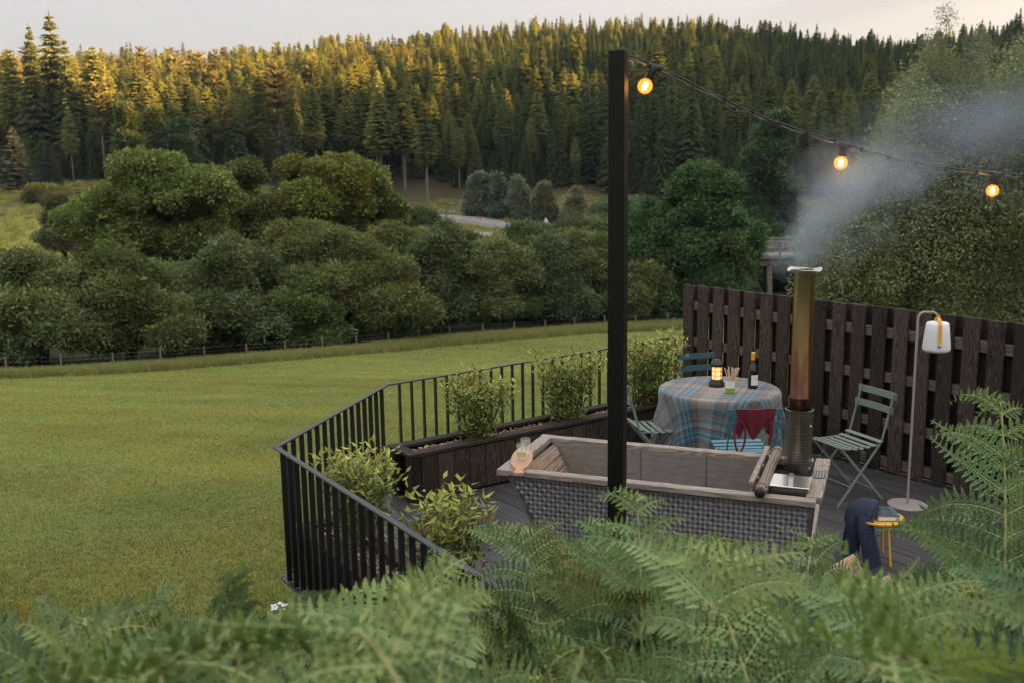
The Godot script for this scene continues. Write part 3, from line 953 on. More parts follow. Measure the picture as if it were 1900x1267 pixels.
func bracken() -> void:
	var fr := [frond(1, 1.0, 14, 0.34, 0.75, 0.25, 0.38), frond(2, 1.0, 13, 0.36, 1.05, 0.6, 0.40), frond(3, 1.0, 15, 0.30, 0.6, 0.9, 0.33), frond(4, 1.0, 12, 0.38, 1.25, 0.2, 0.42), frond(5, 1.0, 14, 0.32, 0.9, 1.1, 0.32), crozier(6, 1.0, 0.35)]
	var tops := []
	for f in fr: tops.append(f.get_aabb().end.y)
	var o := Node3D.new()
	o.name = "bracken"
	add_child(o)
	tag(o, "dense green bracken covering the bank in front of the terrace", "bracken", "", "stuff")
	R.seed = 777
	var lists := []
	var tl := []
	for k in fr.size():
		lists.append([])
		tl.append(PackedColorArray())
	for k in 1350:
		var d := rnd(0.75, 5.6)
		var x := rnd(-0.72, 0.72) * (d + 0.6)
		if x > -0.25 and d > 3.5: continue
		if d > 3.4 and x > -0.25 - (d - 3.4) * 0.66 - 0.05: continue # outside the railing
		if d > 1.5 and x > lerpf(0.36, 0.84, (d - 1.5) * 0.5) and x < lerpf(0.92, 2.25, (d - 1.5) * 0.5): continue # kept clear of bracken so the side table shows from the camera
		var gy := land(x, d)
		var top := minf(gy + rnd(0.42, 1.15), bracken_top(x, d) - rnd(0.05, 0.42))
		var h := top - gy
		if h < 0.22: continue
		var kind := R.randi() % 5
		var sc = h / (tops[kind])
		lists[kind].append(Transform3D(Basis(Vector3.UP, rnd(0, TAU)) * Basis(Vector3(1, 0, 0), rnd(-0.15, 0.25)) * Basis.from_scale(Vector3.ONE * sc), Vector3(x, gy - 0.02, -d)))
		var f := rnd(0.42, 1.08)
		var w := rnd(-0.6, 1.0)
		tl[kind].push_back(Color(f * (1.0 + 0.22 * w), f, f * (1.0 - 0.2 * w)) if R.randf() > 0.035 else Color(1.7, 0.95, 0.55))
	for k in fr.size():
		many("fronds", fr[k], M.fern, o, lists[k], tl[k])
	# single fronds that stand out: kind, x, ahead, top height, turn, tilt, label
	for s in [
		[2, 1.52, 2.95, 1.85, 175.0, 0.10, 0.10, "large bright bracken frond rising in front of the lamp stand"],
		[3, 1.56, 3.0, 1.42, 40.0, 0.05, 0.0, "wide bracken frond arching right below the hanging lamp"],
		[4, 0.86, 2.75, 1.50, 190.0, 0.12, 0.1, "bracken frond with curled tips in front of the stove lid"],
		[2, 0.33, 2.5, 1.70, 185.0, 0.02, 0.05, "tall bracken frond in front of the tub middle"],
		[1, 0.02, 2.9, 1.47, 200.0, 0.0, 0.1, "bracken frond in front of the tub's sloping end"],
		[2, 0.27, 3.0, 1.44, 160.0, 0.05, -0.1, "upright bracken frond at the foot of the black post"],
		[4, 0.55, 2.8, 1.46, 190.0, 0.05, 0.0, "bracken frond with curled tips right of the black post"],
		[2, 0.80, 2.7, 1.38, 210.0, 0.1, 0.1, "bracken frond in front of the near corner of the tub"],
		[3, -0.08, 0.85, 2.07, -40.0, 0.15, 0.0, "blurred bracken frond close to the camera below the railing"],
		[0, 0.37, 0.9, 2.13, -60.0, 0.25, 0.0, "blurred thick bracken stem close to the camera at the lower right"],
		[1, -0.387, 0.95, 2.10, 30.0, 0.1, 0.0, "blurred bracken frond close to the camera over the left meadow edge"],
		[4, 1.62, 3.1, 1.58, 180.0, 0.1, -0.15, "bracken frond by the end of the timber fence"],
		[2, -0.30, 1.0, 2.06, 200.0, 0.1, 0.1, "blurred bracken frond close to the camera in the lower left middle"],
		[4, -0.165, 0.8, 2.2, 235.0, 0.15, 0.1, "blurred bracken frond with curled tips crossing the lower railing bars"],
		[0, -0.75, 1.6, 1.83, 160.0, 0.1, -0.1, "blurred bracken frond at the lower left over the meadow"],
		[4, 0.33, 1.5, 1.86, 200.0, 0.15, 0.1, "blurred bracken frond low in the middle foreground"],
		[1, 0.62, 1.6, 1.86, 160.0, 0.15, -0.1, "blurred bracken frond in the foreground below the side table"],
		[2, -0.16, 2.4, 1.57, 120.0, 0.2, 0.0, "bracken frond reaching over the near end of the railing"]]:
		# s[1], s[2], s[3] say where the tip is; the foot follows from the lean
		var turn := Basis.from_euler(Vector3(s[5], deg_to_rad(s[4]), s[6]))
		var bb: AABB = fr[s[0]].get_aabb()
		var tipv := turn * Vector3(0, bb.end.y, bb.end.z * 0.8)
		var gy := land(s[1], s[2])
		var sc: float = (s[3] - gy) / tipv.y
		var fx: float = s[1] - tipv.x * sc
		var fd: float = s[2] + tipv.z * sc
		gy = land(fx, fd)
		sc = (s[3] - gy) / tipv.y
		var f := thing("bracken_frond", s[7], "fern", Vector3(fx, gy - 0.03, -fd), 0.0, "bracken fronds standing out of the bank")
		f.rotation = Vector3(s[5], deg_to_rad(s[4]), s[6])
		f.scale = Vector3.ONE * sc
		part("leaf", fr[s[0]], M.fern, f)

func smoke() -> void:
	var o := Node3D.new()
	o.name = "smoke"
	add_child(o)
	tag(o, "pale blue smoke drifting right from the flue", "smoke", "", "stuff")
	var path := [[1.775, 1.91, -5.84, 0.07], [1.80, 1.98, -5.9, 0.13], [1.85, 2.08, -5.95, 0.2], [1.94, 2.20, -6.0, 0.26], [2.09, 2.33, -6.1, 0.30], [2.29, 2.45, -6.2, 0.34], [2.55, 2.55, -6.35, 0.33], [2.82, 2.64, -6.5, 0.34], [3.16, 2.73, -6.7, 0.36], [3.51, 2.82, -6.9, 0.38], [3.91, 2.92, -7.1, 0.4]]
	R.seed = 4
	for k in 170:
		var t := pow((k + 0.5) / 170.0, 0.85) * (path.size() - 1.001)
		var i := int(t)
		var a: Array = path[i]
		var b: Array = path[i + 1]
		var f := t - i
		var r := lerpf(a[3], b[3], f)
		var q := Vector3(lerpf(a[0], b[0], f), lerpf(a[1], b[1], f), lerpf(a[2], b[2], f))
		q += Vector3(rnd(-1, 1), rnd(-1, 1), rnd(-1, 1)) * r * rnd(0.3, 1.05)
		var v := FogVolume.new()
		v.name = "puff"
		v.shape = RenderingServer.FOG_VOLUME_SHAPE_ELLIPSOID
		var s := r * rnd(0.25, 0.9)
		v.size = Vector3(s * rnd(1.0, 1.9), s * rnd(0.7, 1.1), s) * 1.6
		var m := FogMaterial.new()
		m.albedo = Color(0.84, 0.91, 1.0)
		m.density = 0.060 / maxf(r, 0.12) * rnd(0.3, 1.7) * lerpf(1.0, 0.22, t / 10.0)
		v.material = m
		o.add_child(v, true)
		v.position = q
		v.rotation = Vector3(0, rnd(-0.4, 0.4), rnd(0.1, 0.8))

# ---------------------------------------------------------------- materials
# timber: growth rings as contour lines of a noise stretched along the board (v runs along the grain)
func timber(seed_: int, dark: Color, light: Color, freq := 1.0, w := 256, h := 512) -> Array:
	var n1 := noise(seed_, 0.0045, 2)
	var n2 := noise(seed_ + 5, 0.09, 3)
	var im := Image.create(w, h, false, Image.FORMAT_RGB8)
	var hm := Image.create(w, h, false, Image.FORMAT_L8)
	for y in h:
		for x in w:
			var a := n1.get_noise_2d(x * 2.0, y * 0.42)
			var r := sin(a * 46.0 * freq + x * 0.05)
			r = pow(absf(r), 0.55) * signf(r) * 0.5 + 0.5
			var fibre := n2.get_noise_2d(x * 3.2, y * 0.22) * 0.5 + 0.5
			var f := clampf(r * 0.6 + fibre * 0.5, 0, 1)
			im.set_pixel(x, y, dark.lerp(light, f))
			hm.set_pixel(x, y, Color(f, f, f))
	return [ImageTexture.create_from_image(im), ImageTexture.create_from_image(hm)]

func wood(tex: Array, tone: Color, rough: float, su: float, sv: float, relief := 0.15) -> StandardMaterial3D:
	var m := mat(tone, rough, 0.0, 0.4)
	m.albedo_texture = tex[0]
	m.heightmap_enabled = true
	m.heightmap_texture = tex[1]
	m.heightmap_scale = relief
	m.uv1_scale = Vector3(su, sv, 1)
	return m

func plaid() -> ImageTexture:
	var s := 512
	var im := Image.create(s, s, false, Image.FORMAT_RGB8)
	var beige := Color(0.55, 0.53, 0.49)
	var tan := Color(0.44, 0.36, 0.29)
	var slate := Color(0.25, 0.37, 0.43)
	var navy := Color(0.09, 0.18, 0.25)
	var sky := Color(0.40, 0.60, 0.68)
	var teal := Color(0.13, 0.34, 0.43)
	var band := func(t: float) -> Color:
		if t < 0.14: return beige
		if t < 0.20: return slate
		if t < 0.215: return teal
		if t < 0.30: return tan
		if t < 0.315: return sky
		if t < 0.38: return slate
		if t < 0.46: return beige
		if t < 0.48: return navy
		if t < 0.54: return slate
		if t < 0.565: return sky
		if t < 0.62: return teal
		if t < 0.645: return sky
		if t < 0.70: return slate
		if t < 0.72: return navy
		if t < 0.86: return tan
		if t < 0.875: return sky
		return beige
	var fuzz := noise(77, 0.2, 2)
	var cols := []
	for k in s: cols.append(band.call(float(k) / s))
	for y in s:
		for x in s:
			var over := ((x + y) / 2) % 2 == 0
			var c: Color = (cols[x] as Color).lerp(cols[y], 0.35 if over else 0.65)
			var f := 1.0 + fuzz.get_noise_2d(x, y) * 0.12
			im.set_pixel(x, y, Color(c.r * f, c.g * f, c.b * f))
	return ImageTexture.create_from_image(im)

# temper colours of a hot steel flue: straw and bronze, purple where it was hottest low down on one side
func temper() -> ImageTexture:
	var w := 256
	var h := 512
	var im := Image.create(w, h, false, Image.FORMAT_RGB8)
	var n1 := noise(5, 0.012, 3)
	var n2 := noise(6, 0.05, 3)
	for y in h:
		for x in w:
			var a := TAU * x / w
			var heat := 1.0 - float(y) / h + 0.34 * n1.get_noise_3d(cos(a) * 60, sin(a) * 60, y * 0.25) + 0.04 * n2.get_noise_2d(x * 3.0, y * 0.2)
			var side := 0.5 + 0.5 * cos(a - 5.6)
			heat += (side - 0.5) * 0.4
			var c := Color(0.50, 0.47, 0.40)
			c = c.lerp(Color(0.47, 0.42, 0.31), smoothstep(0.15, 0.45, heat))
			c = c.lerp(Color(0.42, 0.35, 0.24), smoothstep(0.45, 0.7, heat))
			c = c.lerp(Color(0.36, 0.27, 0.20), smoothstep(0.72, 0.9, heat))
			c = c.lerp(Color(0.29, 0.21, 0.20), smoothstep(0.92, 1.1, heat))
			im.set_pixel(x, h - 1 - y, c)
	im.flip_y()
	return ImageTexture.create_from_image(im)

func materials() -> void:
	M.leaf = leafmat(Color.WHITE, 0.45, 0.62)
	M.birch_leaf = leafmat(Color.WHITE, 0.6, 0.5)
	M.fern = leafmat(Color.WHITE, 0.45, 0.55)
	M.shrub = leafmat(Color.WHITE, 0.35, 0.38)
	M.needle = leafmat(Color.WHITE, 0.55, 0.6)
	M.bark_dark = mat(lin(0.055, 0.045, 0.035), 0.9)
	M.bark_grey = mat(lin(0.13, 0.105, 0.08), 0.9)
	M.bark_pale = mat(lin(0.34, 0.29, 0.25), 0.9)
	M.stem = mat(lin(0.10, 0.07, 0.04), 0.8)
	for k in [M.bark_dark, M.bark_grey, M.bark_pale]:
		k.albedo_texture = noise_tex(41, 0.03, 4, 0.45, 1.0, 256)
		k.uv1_triplanar = true
		k.uv1_scale = Vector3(1.2, 0.3, 1.2)
	var t_dark := timber(101, Color(0.135, 0.118, 0.108), Color(0.335, 0.290, 0.258))
	M.char = []
	for k in 6:
		var f: float = [1.0, 0.82, 1.12, 0.9, 0.74, 1.04][k]
		var m := wood(t_dark, Color(0.98 * f, 0.95 * f, 0.93 * f), 0.72, 2.6, 0.75, 0.25)
		m.uv1_offset = Vector3(0.31 * k, 0.23 * k, 0)
		M.char.append(m)
	M.char_black = []
	for k in 4:
		var f2: float = [0.62, 0.75, 0.55, 0.85][k]
		var m2 := wood(t_dark, Color(f2, f2 * 0.97, f2 * 0.97), 0.7, 2.6, 0.75, 0.25)
		m2.uv1_offset = Vector3(0.37 * k, 0.41 * k, 0)
		M.char_black.append(m2)
	var t_rail := timber(151, Color(0.30, 0.26, 0.23), Color(0.47, 0.43, 0.40))
	M.rail = wood(t_rail, Color.WHITE, 0.85, 3.0, 0.8, 0.2)
	var t_teak := timber(131, Color(0.44, 0.395, 0.355), Color(0.66, 0.61, 0.565), 0.7)
	M.teak = wood(t_teak, Color.WHITE, 0.62, 4.0, 0.6, 0.12)
	M.teak2 = wood(t_teak, Color(1.0, 0.95, 0.9), 0.62, 4.0, 0.6, 0.12)
	M.teak2.uv1_offset = Vector3(0.4, 0.3, 0)
	M.board = wood(timber(171, Color(0.64, 0.48, 0.37), Color(0.78, 0.64, 0.52), 0.5, 128, 256), Color.WHITE, 0.5, 3.0, 1.2, 0.03)
	M.log = wood(timber(181, Color(0.60, 0.49, 0.38), Color(0.80, 0.69, 0.56), 0.6, 128, 256), Color.WHITE, 0.8, 5.0, 2.0, 0.2)
	var t_deck := noise_tex(61, 0.02, 5, 0.72, 1.0, 512)
	M.deck = []
	for k in 5:
		var f3: float = [1.0, 0.9, 1.08, 0.95, 1.03][k]
		var m3 := mat(lin(0.085 * f3, 0.080 * f3, 0.082 * f3), 0.5, 0.0, 0.45)
		m3.albedo_texture = t_deck
		m3.uv1_triplanar = true
		m3.uv1_scale = Vector3(1.4, 3.0, 0.12)
		m3.uv1_offset = Vector3(k * 0.37, 0, k * 0.21)
		m3.roughness_texture = noise_tex(63 + k, 0.012, 4, 0.45, 1.0, 128)
		M.deck.append(m3)
	M.black_paint = mat(lin(0.016, 0.016, 0.018), 0.38, 0.0, 0.5)
	M.black_wood = wood(t_dark, Color(0.24, 0.23, 0.24), 0.55, 2.6, 0.5, 0.05)
	M.steel = mat(lin(0.42, 0.40, 0.385), 0.34, 1.0)
	M.steel.albedo_texture = noise_tex(71, 0.03, 4, 0.7, 1.0, 256)
	M.steel.uv1_triplanar = true
	M.steel.uv1_scale = Vector3(0.7, 6, 0.7)
	M.tread = mat(lin(0.27, 0.26, 0.265), 0.40, 0.75)
	M.tread.albedo_texture = noise_tex(72, 0.02, 4, 0.75, 1.0, 256)
	M.tread.uv1_triplanar = true
	M.tread.uv1_scale = Vector3(2.2, 2.2, 2.2)
	M.lug = mat(lin(0.52, 0.505, 0.505), 0.34, 0.75)
	M.liner = mat(lin(0.44, 0.40, 0.37), 0.42, 0.7)
	M.liner.albedo_texture = noise_tex(73, 0.02, 4, 0.85, 1.0, 256)
	M.liner.uv1_triplanar = true
	M.liner.uv1_scale = Vector3(1.3, 5, 1.3)
	M.lid = mat(lin(0.78, 0.76, 0.74), 0.24, 1.0)
	M.flue = mat(Color(1.12, 1.1, 1.06), 0.28, 1.0)
	M.flue.albedo_texture = temper()
	M.flue.uv1_scale = Vector3(1, 1.05, 1)
	M.flue.uv1_offset = Vector3(0, -1.06, 0)
	M.flue_cap = mat(lin(0.72, 0.68, 0.64), 0.4, 0.8)
	M.iron = mat(lin(0.035, 0.034, 0.034), 0.5, 0.6)
	M.soil = mat(lin(0.05, 0.032, 0.022), 0.95)
	M.chip = mat(Color.WHITE, 0.9)
	M.chip.vertex_color_use_as_albedo = true
	M.sage = mat(lin(0.18, 0.215, 0.185), 0.5)
	M.petrol = mat(lin(0.045, 0.125, 0.165), 0.5)
	M.petrol_seat = mat(lin(0.11, 0.23, 0.29), 0.5)
	M.cloth = mat(Color(0.88, 0.89, 0.90), 0.95)
	M.cloth.albedo_texture = plaid()
	M.cloth.uv1_scale = Vector3(2.1, 2.1, 1)
	M.cloth.rim_enabled = true
	M.cloth.rim = 0.5
	M.fringe = mat(lin(0.22, 0.25, 0.27), 0.95)
	M.red = mat(lin(0.15, 0.010, 0.026), 0.8)
	M.red.rim_enabled = true
	M.red.rim = 0.4
	M.denim = mat(lin(0.030, 0.050, 0.105), 0.9)
	M.denim.albedo_texture = noise_tex(91, 0.06, 4, 0.4, 1.0, 256)
	M.denim.uv1_triplanar = true
	M.denim.uv1_scale = Vector3(3, 3, 3)
	M.seam = mat(lin(0.075, 0.105, 0.165), 0.9)
	M.yellow = mat(lin(0.80, 0.43, 0.030), 0.42)
	M.taupe = mat(lin(0.33, 0.28, 0.26), 0.45)
	M.shade = mat(lin(0.78, 0.77, 0.80), 0.5)
	M.shade.subsurf_scatter_enabled = true
	M.shade.subsurf_scatter_strength = 0.3
	M.glass = mat(Color(0.96, 0.98, 0.97, 0.08), 0.03)
	M.glass.transparency = BaseMaterial3D.TRANSPARENCY_ALPHA
	M.bottle = mat(lin(0.012, 0.014, 0.008), 0.06, 0.0, 0.6)
	M.paper = mat(lin(0.72, 0.70, 0.67), 0.8)
	M.gold = mat(lin(0.72, 0.36, 0.02), 0.45)
	M.lime = mat(lin(0.24, 0.36, 0.06), 0.6)
	M.match = mat(lin(0.62, 0.46, 0.33), 0.8)
	M.rope = mat(lin(0.28, 0.22, 0.15), 0.9)
	M.concrete = mat(lin(0.34, 0.31, 0.27), 0.9)
	M.concrete.albedo_texture = noise_tex(95, 0.02, 5, 0.55, 1.0, 256)
	M.concrete.uv1_triplanar = true
	M.concrete.uv1_scale = Vector3(0.4, 0.4, 0.4)
	M.asphalt = mat(lin(0.30, 0.28, 0.27), 0.85)
	M.asphalt.albedo_texture = noise_tex(96, 0.02, 5, 0.75, 1.0, 256)
	M.asphalt.uv1_triplanar = true
	M.asphalt.uv1_scale = Vector3(0.15, 0.15, 0.15)
	M.post_wood = mat(lin(0.15, 0.14, 0.115), 0.9)
	M.wire = mat(lin(0.30, 0.30, 0.30), 0.5, 0.6)
	M.white = mat(lin(0.75, 0.75, 0.75), 0.6)
	M.petal = mat(lin(0.82, 0.82, 0.78), 0.7)
	M.stalk = mat(lin(0.12, 0.19, 0.06), 0.7)

# ---------------------------------------------------------------- the deck and its fittings
const ALONG := Vector3(0.581, 0, 0.814)   # deck boards and privacy fence run this way
const CA := Vector3(-1.468, 0, -5.78)     # railing corners
const CB := Vector3(-1.0, 0, -7.52)
const CC := Vector3(1.72, 0, -9.56)
const CD := Vector3(-0.05, 0, -3.65)

func deck() -> void:
	var o := Node3D.new()
	o.name = "deck"
	add_child(o)
	tag(o, "dark grey plank terrace floor", "", "", "structure")
	var poly := PackedVector2Array()
	for p in [CA + Vector3(0.05, 0, 0.0), CB + Vector3(0.03, 0, 0.05), CC + Vector3(0.16, 0, -0.06), Vector3(4.47, 0, -5.93), Vector3(3.7, 0, -4.0), CD + Vector3(0.06, 0, 0)]:
		poly.push_back(Vector2(p.x, p.z))
	var along := Vector2(ALONG.x, ALONG.z)
	var across := Vector2(ALONG.z, -ALONG.x)
	R.seed = 301
	var inv := Transform3D(Basis(across_v(), Vector3.UP, ALONG), Vector3.ZERO)
	var w := 0.146
	var k := 0
	var t := 1.0
	while t < 7.4:
		var cut := rnd(-11.0, -8.5)
		for piece in 4:
			var a := cut
			var b := cut + 3.6 if piece < 3 else 12.0
			cut = b
			var strip := PackedVector2Array([across * t + along * (a + 0.002), across * (t + w - 0.006) + along * (a + 0.002), across * (t + w - 0.006) + along * (b - 0.002), across * t + along * (b - 0.002)])
			for q in Geometry2D.intersect_polygons(strip, poly):
				var g := Geo.new()
				var loc := PackedVector2Array()
				for z in q: loc.push_back(Vector2(z.dot(across), z.dot(along)))
				g.slab(loc, -0.025, 0.0 + rnd(-0.0012, 0.0012))
				var mi := part("deck_board", g.mesh(), M.deck[R.randi() % 5], o)
				mi.transform = inv
		t += w
		k += 1
	# joists and skirt under the boards
	var g2 := Geo.new()
	for s in 5:
		var p0 := across * 1.2 + along * (-4.5 + s * 1.6)
		var p1 := across * 7.0 + along * (-4.5 + s * 1.6)
		for z in Geometry2D.intersect_polyline_with_polygon(PackedVector2Array([p0, p1]), Geometry2D.offset_polygon(poly, -0.08)[0]):
			var a3 := Vector3(z[0].x, -0.1, z[0].y)
			var b3 := Vector3(z[1].x, -0.1, z[1].y)
			g2.box(line_xf(a3, b3), Vector3(0.05, a3.distance_to(b3), 0.14))
	part("joists", g2.mesh(), M.black_wood, o)

func across_v() -> Vector3:
	return Vector3(ALONG.z, 0, -ALONG.x)

func railing() -> void:
	var o := thing("metal_railing", "black metal railing with flat upright bars round the terrace edge", "railing")
	var h := 0.85
	var pts := [CD, CA, CB, CC]
	for k in 3:
		var a: Vector3 = pts[k]
		var b: Vector3 = pts[k + 1]
		var run := a.distance_to(b)
		var dir := (b - a).normalized()
		var g := Geo.new()
		var top := Transform3D(Basis(dir, Vector3.UP, dir.cross(Vector3.UP)), (a + b) * 0.5 + Vector3(0, h - 0.008, 0))
		g.box(top, Vector3(run + 0.02, 0.012, 0.036), 0.003)
		part("top_rail", g.mesh(), M.black_paint, o)
		g = Geo.new()
		g.box(top.translated(Vector3(0, -h + 0.02 - 0.02, 0)), Vector3(run, 0.012, 0.04), 0.002)
		part("bottom_rail", g.mesh(), M.black_paint, o)
		g = Geo.new()
		g.box(Transform3D(), Vector3(0.013, h - 0.022, 0.032), 0.002)
		var bar := g.mesh()
		var n := int(round(run / 0.112))
		for i in range(1, n):
			var mi := part("baluster", bar, M.black_paint, o)
			mi.transform = Transform3D(Basis(dir, Vector3.UP, dir.cross(Vector3.UP)), a + dir * run * i / n + Vector3(0, h * 0.5 - 0.005, 0))
	for p in [CD]:
		var g3 := Geo.new()
		g3.box(Transform3D(Basis(Vector3.UP, 0.4), p + Vector3(0, h * 0.5 - 0.06, 0)), Vector3(0.042, h + 0.1, 0.042), 0.003)
		part("corner_post", g3.mesh(), M.black_paint, o)

func planter(label: String, at: Vector3, turn: float, length: float, h: float, width: float, legs: bool) -> Node3D:
	var o := thing("planter_box", label, "planter", at, turn, "charred timber planters")
	R.seed = int(length * 1000)
	var n := int(round((length - 0.1) / 0.148))
	var pw := (length - 0.1) / n
	for side in 2:
		for k in n:
			var g := Geo.new()
			g.box(Transform3D(), Vector3(pw - 0.005, h - 0.06, 0.022), 0.003, Vector2(k * 0.37 + side, k * 0.83))
			part("plank", g.mesh(), (M.char if side == 0 else M.char_black)[R.randi() % 4], o, Vector3(0.1 + pw * (k + 0.5), (h - 0.06) * 0.5 + 0.02, -0.02 if side == 0 else -width + 0.02))
	for s in [[0.05, -0.05], [0.05, -width + 0.05], [length - 0.05, -0.05]]:
		var g2 := Geo.new()
		g2.box(Transform3D(), Vector3(0.085, h - 0.03, 0.085), 0.004, Vector2(s[1], 0.2))
		part("post", g2.mesh(), M.char_black[2], o, Vector3(s[0], (h - 0.03) * 0.5, s[1]))
	var g5 := Geo.new()
	g5.box(Transform3D(), Vector3(0.02, h - 0.07, width - 0.2), 0.003)
	part("end_panel", g5.mesh(), M.black_wood, o, Vector3(0.09, (h - 0.07) * 0.5 + 0.03, -width * 0.5))
	for s in [[length * 0.5, -0.045, length + 0.02, 0.1, 0], [length * 0.5, -width + 0.045, length + 0.02, 0.09, 0], [0.04, -width * 0.5, 0.1, width - 0.196, 1]]:
		var g3 := Geo.new()
		g3.box(Transform3D(), Vector3(s[2], 0.026, s[3]), 0.004, Vector2(0.1, 0.3))
		part("cap_board", g3.mesh(), M.char_black[1 + s[4]], o, Vector3(s[0], h - 0.012, s[1]))
	var g4 := Geo.new()
	g4.box(Transform3D(), Vector3(length - 0.12, 0.05, width - 0.1), 0.0)
	part("soil", g4.mesh(), M.soil, o, Vector3(length * 0.5 + 0.03, h - 0.085, -width * 0.5))
	var chip := Geo.new()
	chip.box(Transform3D(), Vector3(0.032, 0.007, 0.014), 0.002)
	var xf := []
	var tints := PackedColorArray()
	for k in int(length * 420):
		xf.append(Transform3D(rand_basis().scaled(Vector3.ONE * rnd(0.5, 1.4)) if R.randf() < 0.3 else Basis(Vector3.UP, rnd(0, TAU)) * Basis(Vector3.RIGHT, rnd(-0.5, 0.5)), Vector3(rnd(0.1, length - 0.05), h - 0.055 + rnd(0, 0.018), -rnd(0.1, width - 0.09))))
		var f := rnd(0.35, 1.3)
		tints.push_back(Color(0.28 * f, 0.17 * f, 0.115 * f) if R.randf() < 0.7 else Color(0.4 * f, 0.31 * f, 0.24 * f))
	tag(many("bark_mulch", chip.mesh(), M.chip, o, xf, tints), "", "", "", "stuff")
	return o

func shrub(label: String, at: Vector3, h: float, w: float, seed_: int, leafl: float, warm: float, n := 620) -> void:
	var o := thing("evergreen_shrub", label, "shrub", at, 0.0, "evergreen shrubs in the planters")
	R.seed = seed_
	var g := Geo.new()
	g.colored = true
	var st := Geo.new()
	var stems := 11
	for s in stems:
		var an := TAU * s / stems + rnd(-0.3, 0.3)
		var top := Vector3(cos(an) * w * 0.5 * rnd(0.25, 1.0), h * rnd(0.72, 1.0), sin(an) * w * 0.36 * rnd(0.25, 1.0))
		var foot := Vector3(cos(an) * 0.05, 0, sin(an) * 0.05)
		var mid := foot.lerp(top, 0.5) + Vector3(rnd(-0.04, 0.04), 0.03, rnd(-0.04, 0.04))
		st.tube([foot, mid, top], [0.006, 0.004, 0.0015], 4, false)
		for k in n / stems:
			var t := pow(rnd(0.02, 1.0), 0.8)
			var p := (foot.lerp(mid, t * 2.0) if t < 0.5 else mid.lerp(top, t * 2.0 - 1.0)) + Vector3(rnd(-1, 1) * w * 0.17, rnd(-0.05, 0.05), rnd(-1, 1) * w * 0.14)
			var dir := Vector3(rnd(-1, 1), rnd(-0.25, 0.9), rnd(-1, 1)).normalized()
			var f := rnd(0.7, 1.3)
			var young := smoothstep(0.6, 1.0, t) * rnd(0.3, 1.0)
			var c := Color(0.170, 0.215, 0.065).lerp(Color(0.40, 0.41, 0.11), young * warm)
			if R.randf() < 0.035: c = Color(0.28, 0.12, 0.05)
			g.tint = Color(c.r * f, c.g * f, c.b * f)
			leaf(g, p, dir, dir.cross(Vector3(rnd(-0.4, 0.4), 1, rnd(-0.4, 0.4))).normalized(), leafl * rnd(0.7, 1.2), leafl * 0.4, rnd(0.0, 0.3))
	part("branch", st.mesh(), M.stem, o)
	part("foliage", g.mesh(), M.shrub, o)

func privacy_fence() -> void:
	var a := Vector3(1.751, 0, -9.6)
	var o := thing("privacy_fence", "dark stained hit-and-miss timber fence behind the table and lamp", "fence", a, atan2(-ALONG.z, ALONG.x))
	# local x runs along the fence towards the camera side, -z is behind
	R.seed = 401
	var top := 1.37
	var n := 18
	var pitch := 0.194
	for k in n:
		var g := Geo.new()
		g.box(Transform3D(), Vector3(0.126 + rnd(-0.004, 0.004), top - 0.02, 0.022), 0.003, Vector2(k * 0.41, k * 0.57))
		var mi := part("board", g.mesh(), M.char[R.randi() % 6], o, Vector3(0.063 + k * pitch, top * 0.5 + rnd(-0.004, 0.006), 0.036))
		mi.rotation.z = rnd(-0.004, 0.004)
		g = Geo.new()
		g.box(Transform3D(), Vector3(0.152, top - 0.03, 0.022), 0.003, Vector2(k * 0.23 + 0.2, k * 0.77))
		part("back_board", g.mesh(), M.char_black[R.randi() % 4], o, Vector3(0.063 + (k + 0.5) * pitch, top * 0.5 - 0.004, -0.036))
	for y in [1.15, 0.79, 0.40, 0.08]:
		var g2 := Geo.new()
		g2.box(Transform3D(), Vector3(n * pitch + 0.02, 0.082, 0.044), 0.004, Vector2(y, 0))
		part("rail", g2.mesh(), M.rail, o, Vector3(n * pitch * 0.5, y, 0))
	for s in [0.03, 1.75, 3.46]:
		var g3 := Geo.new()
		g3.box(Transform3D(), Vector3(0.09, top - 0.03, 0.07), 0.004)
		part("fence_post", g3.mesh(), M.char_black[0], o, Vector3(s, top * 0.5 - 0.02, -0.09))

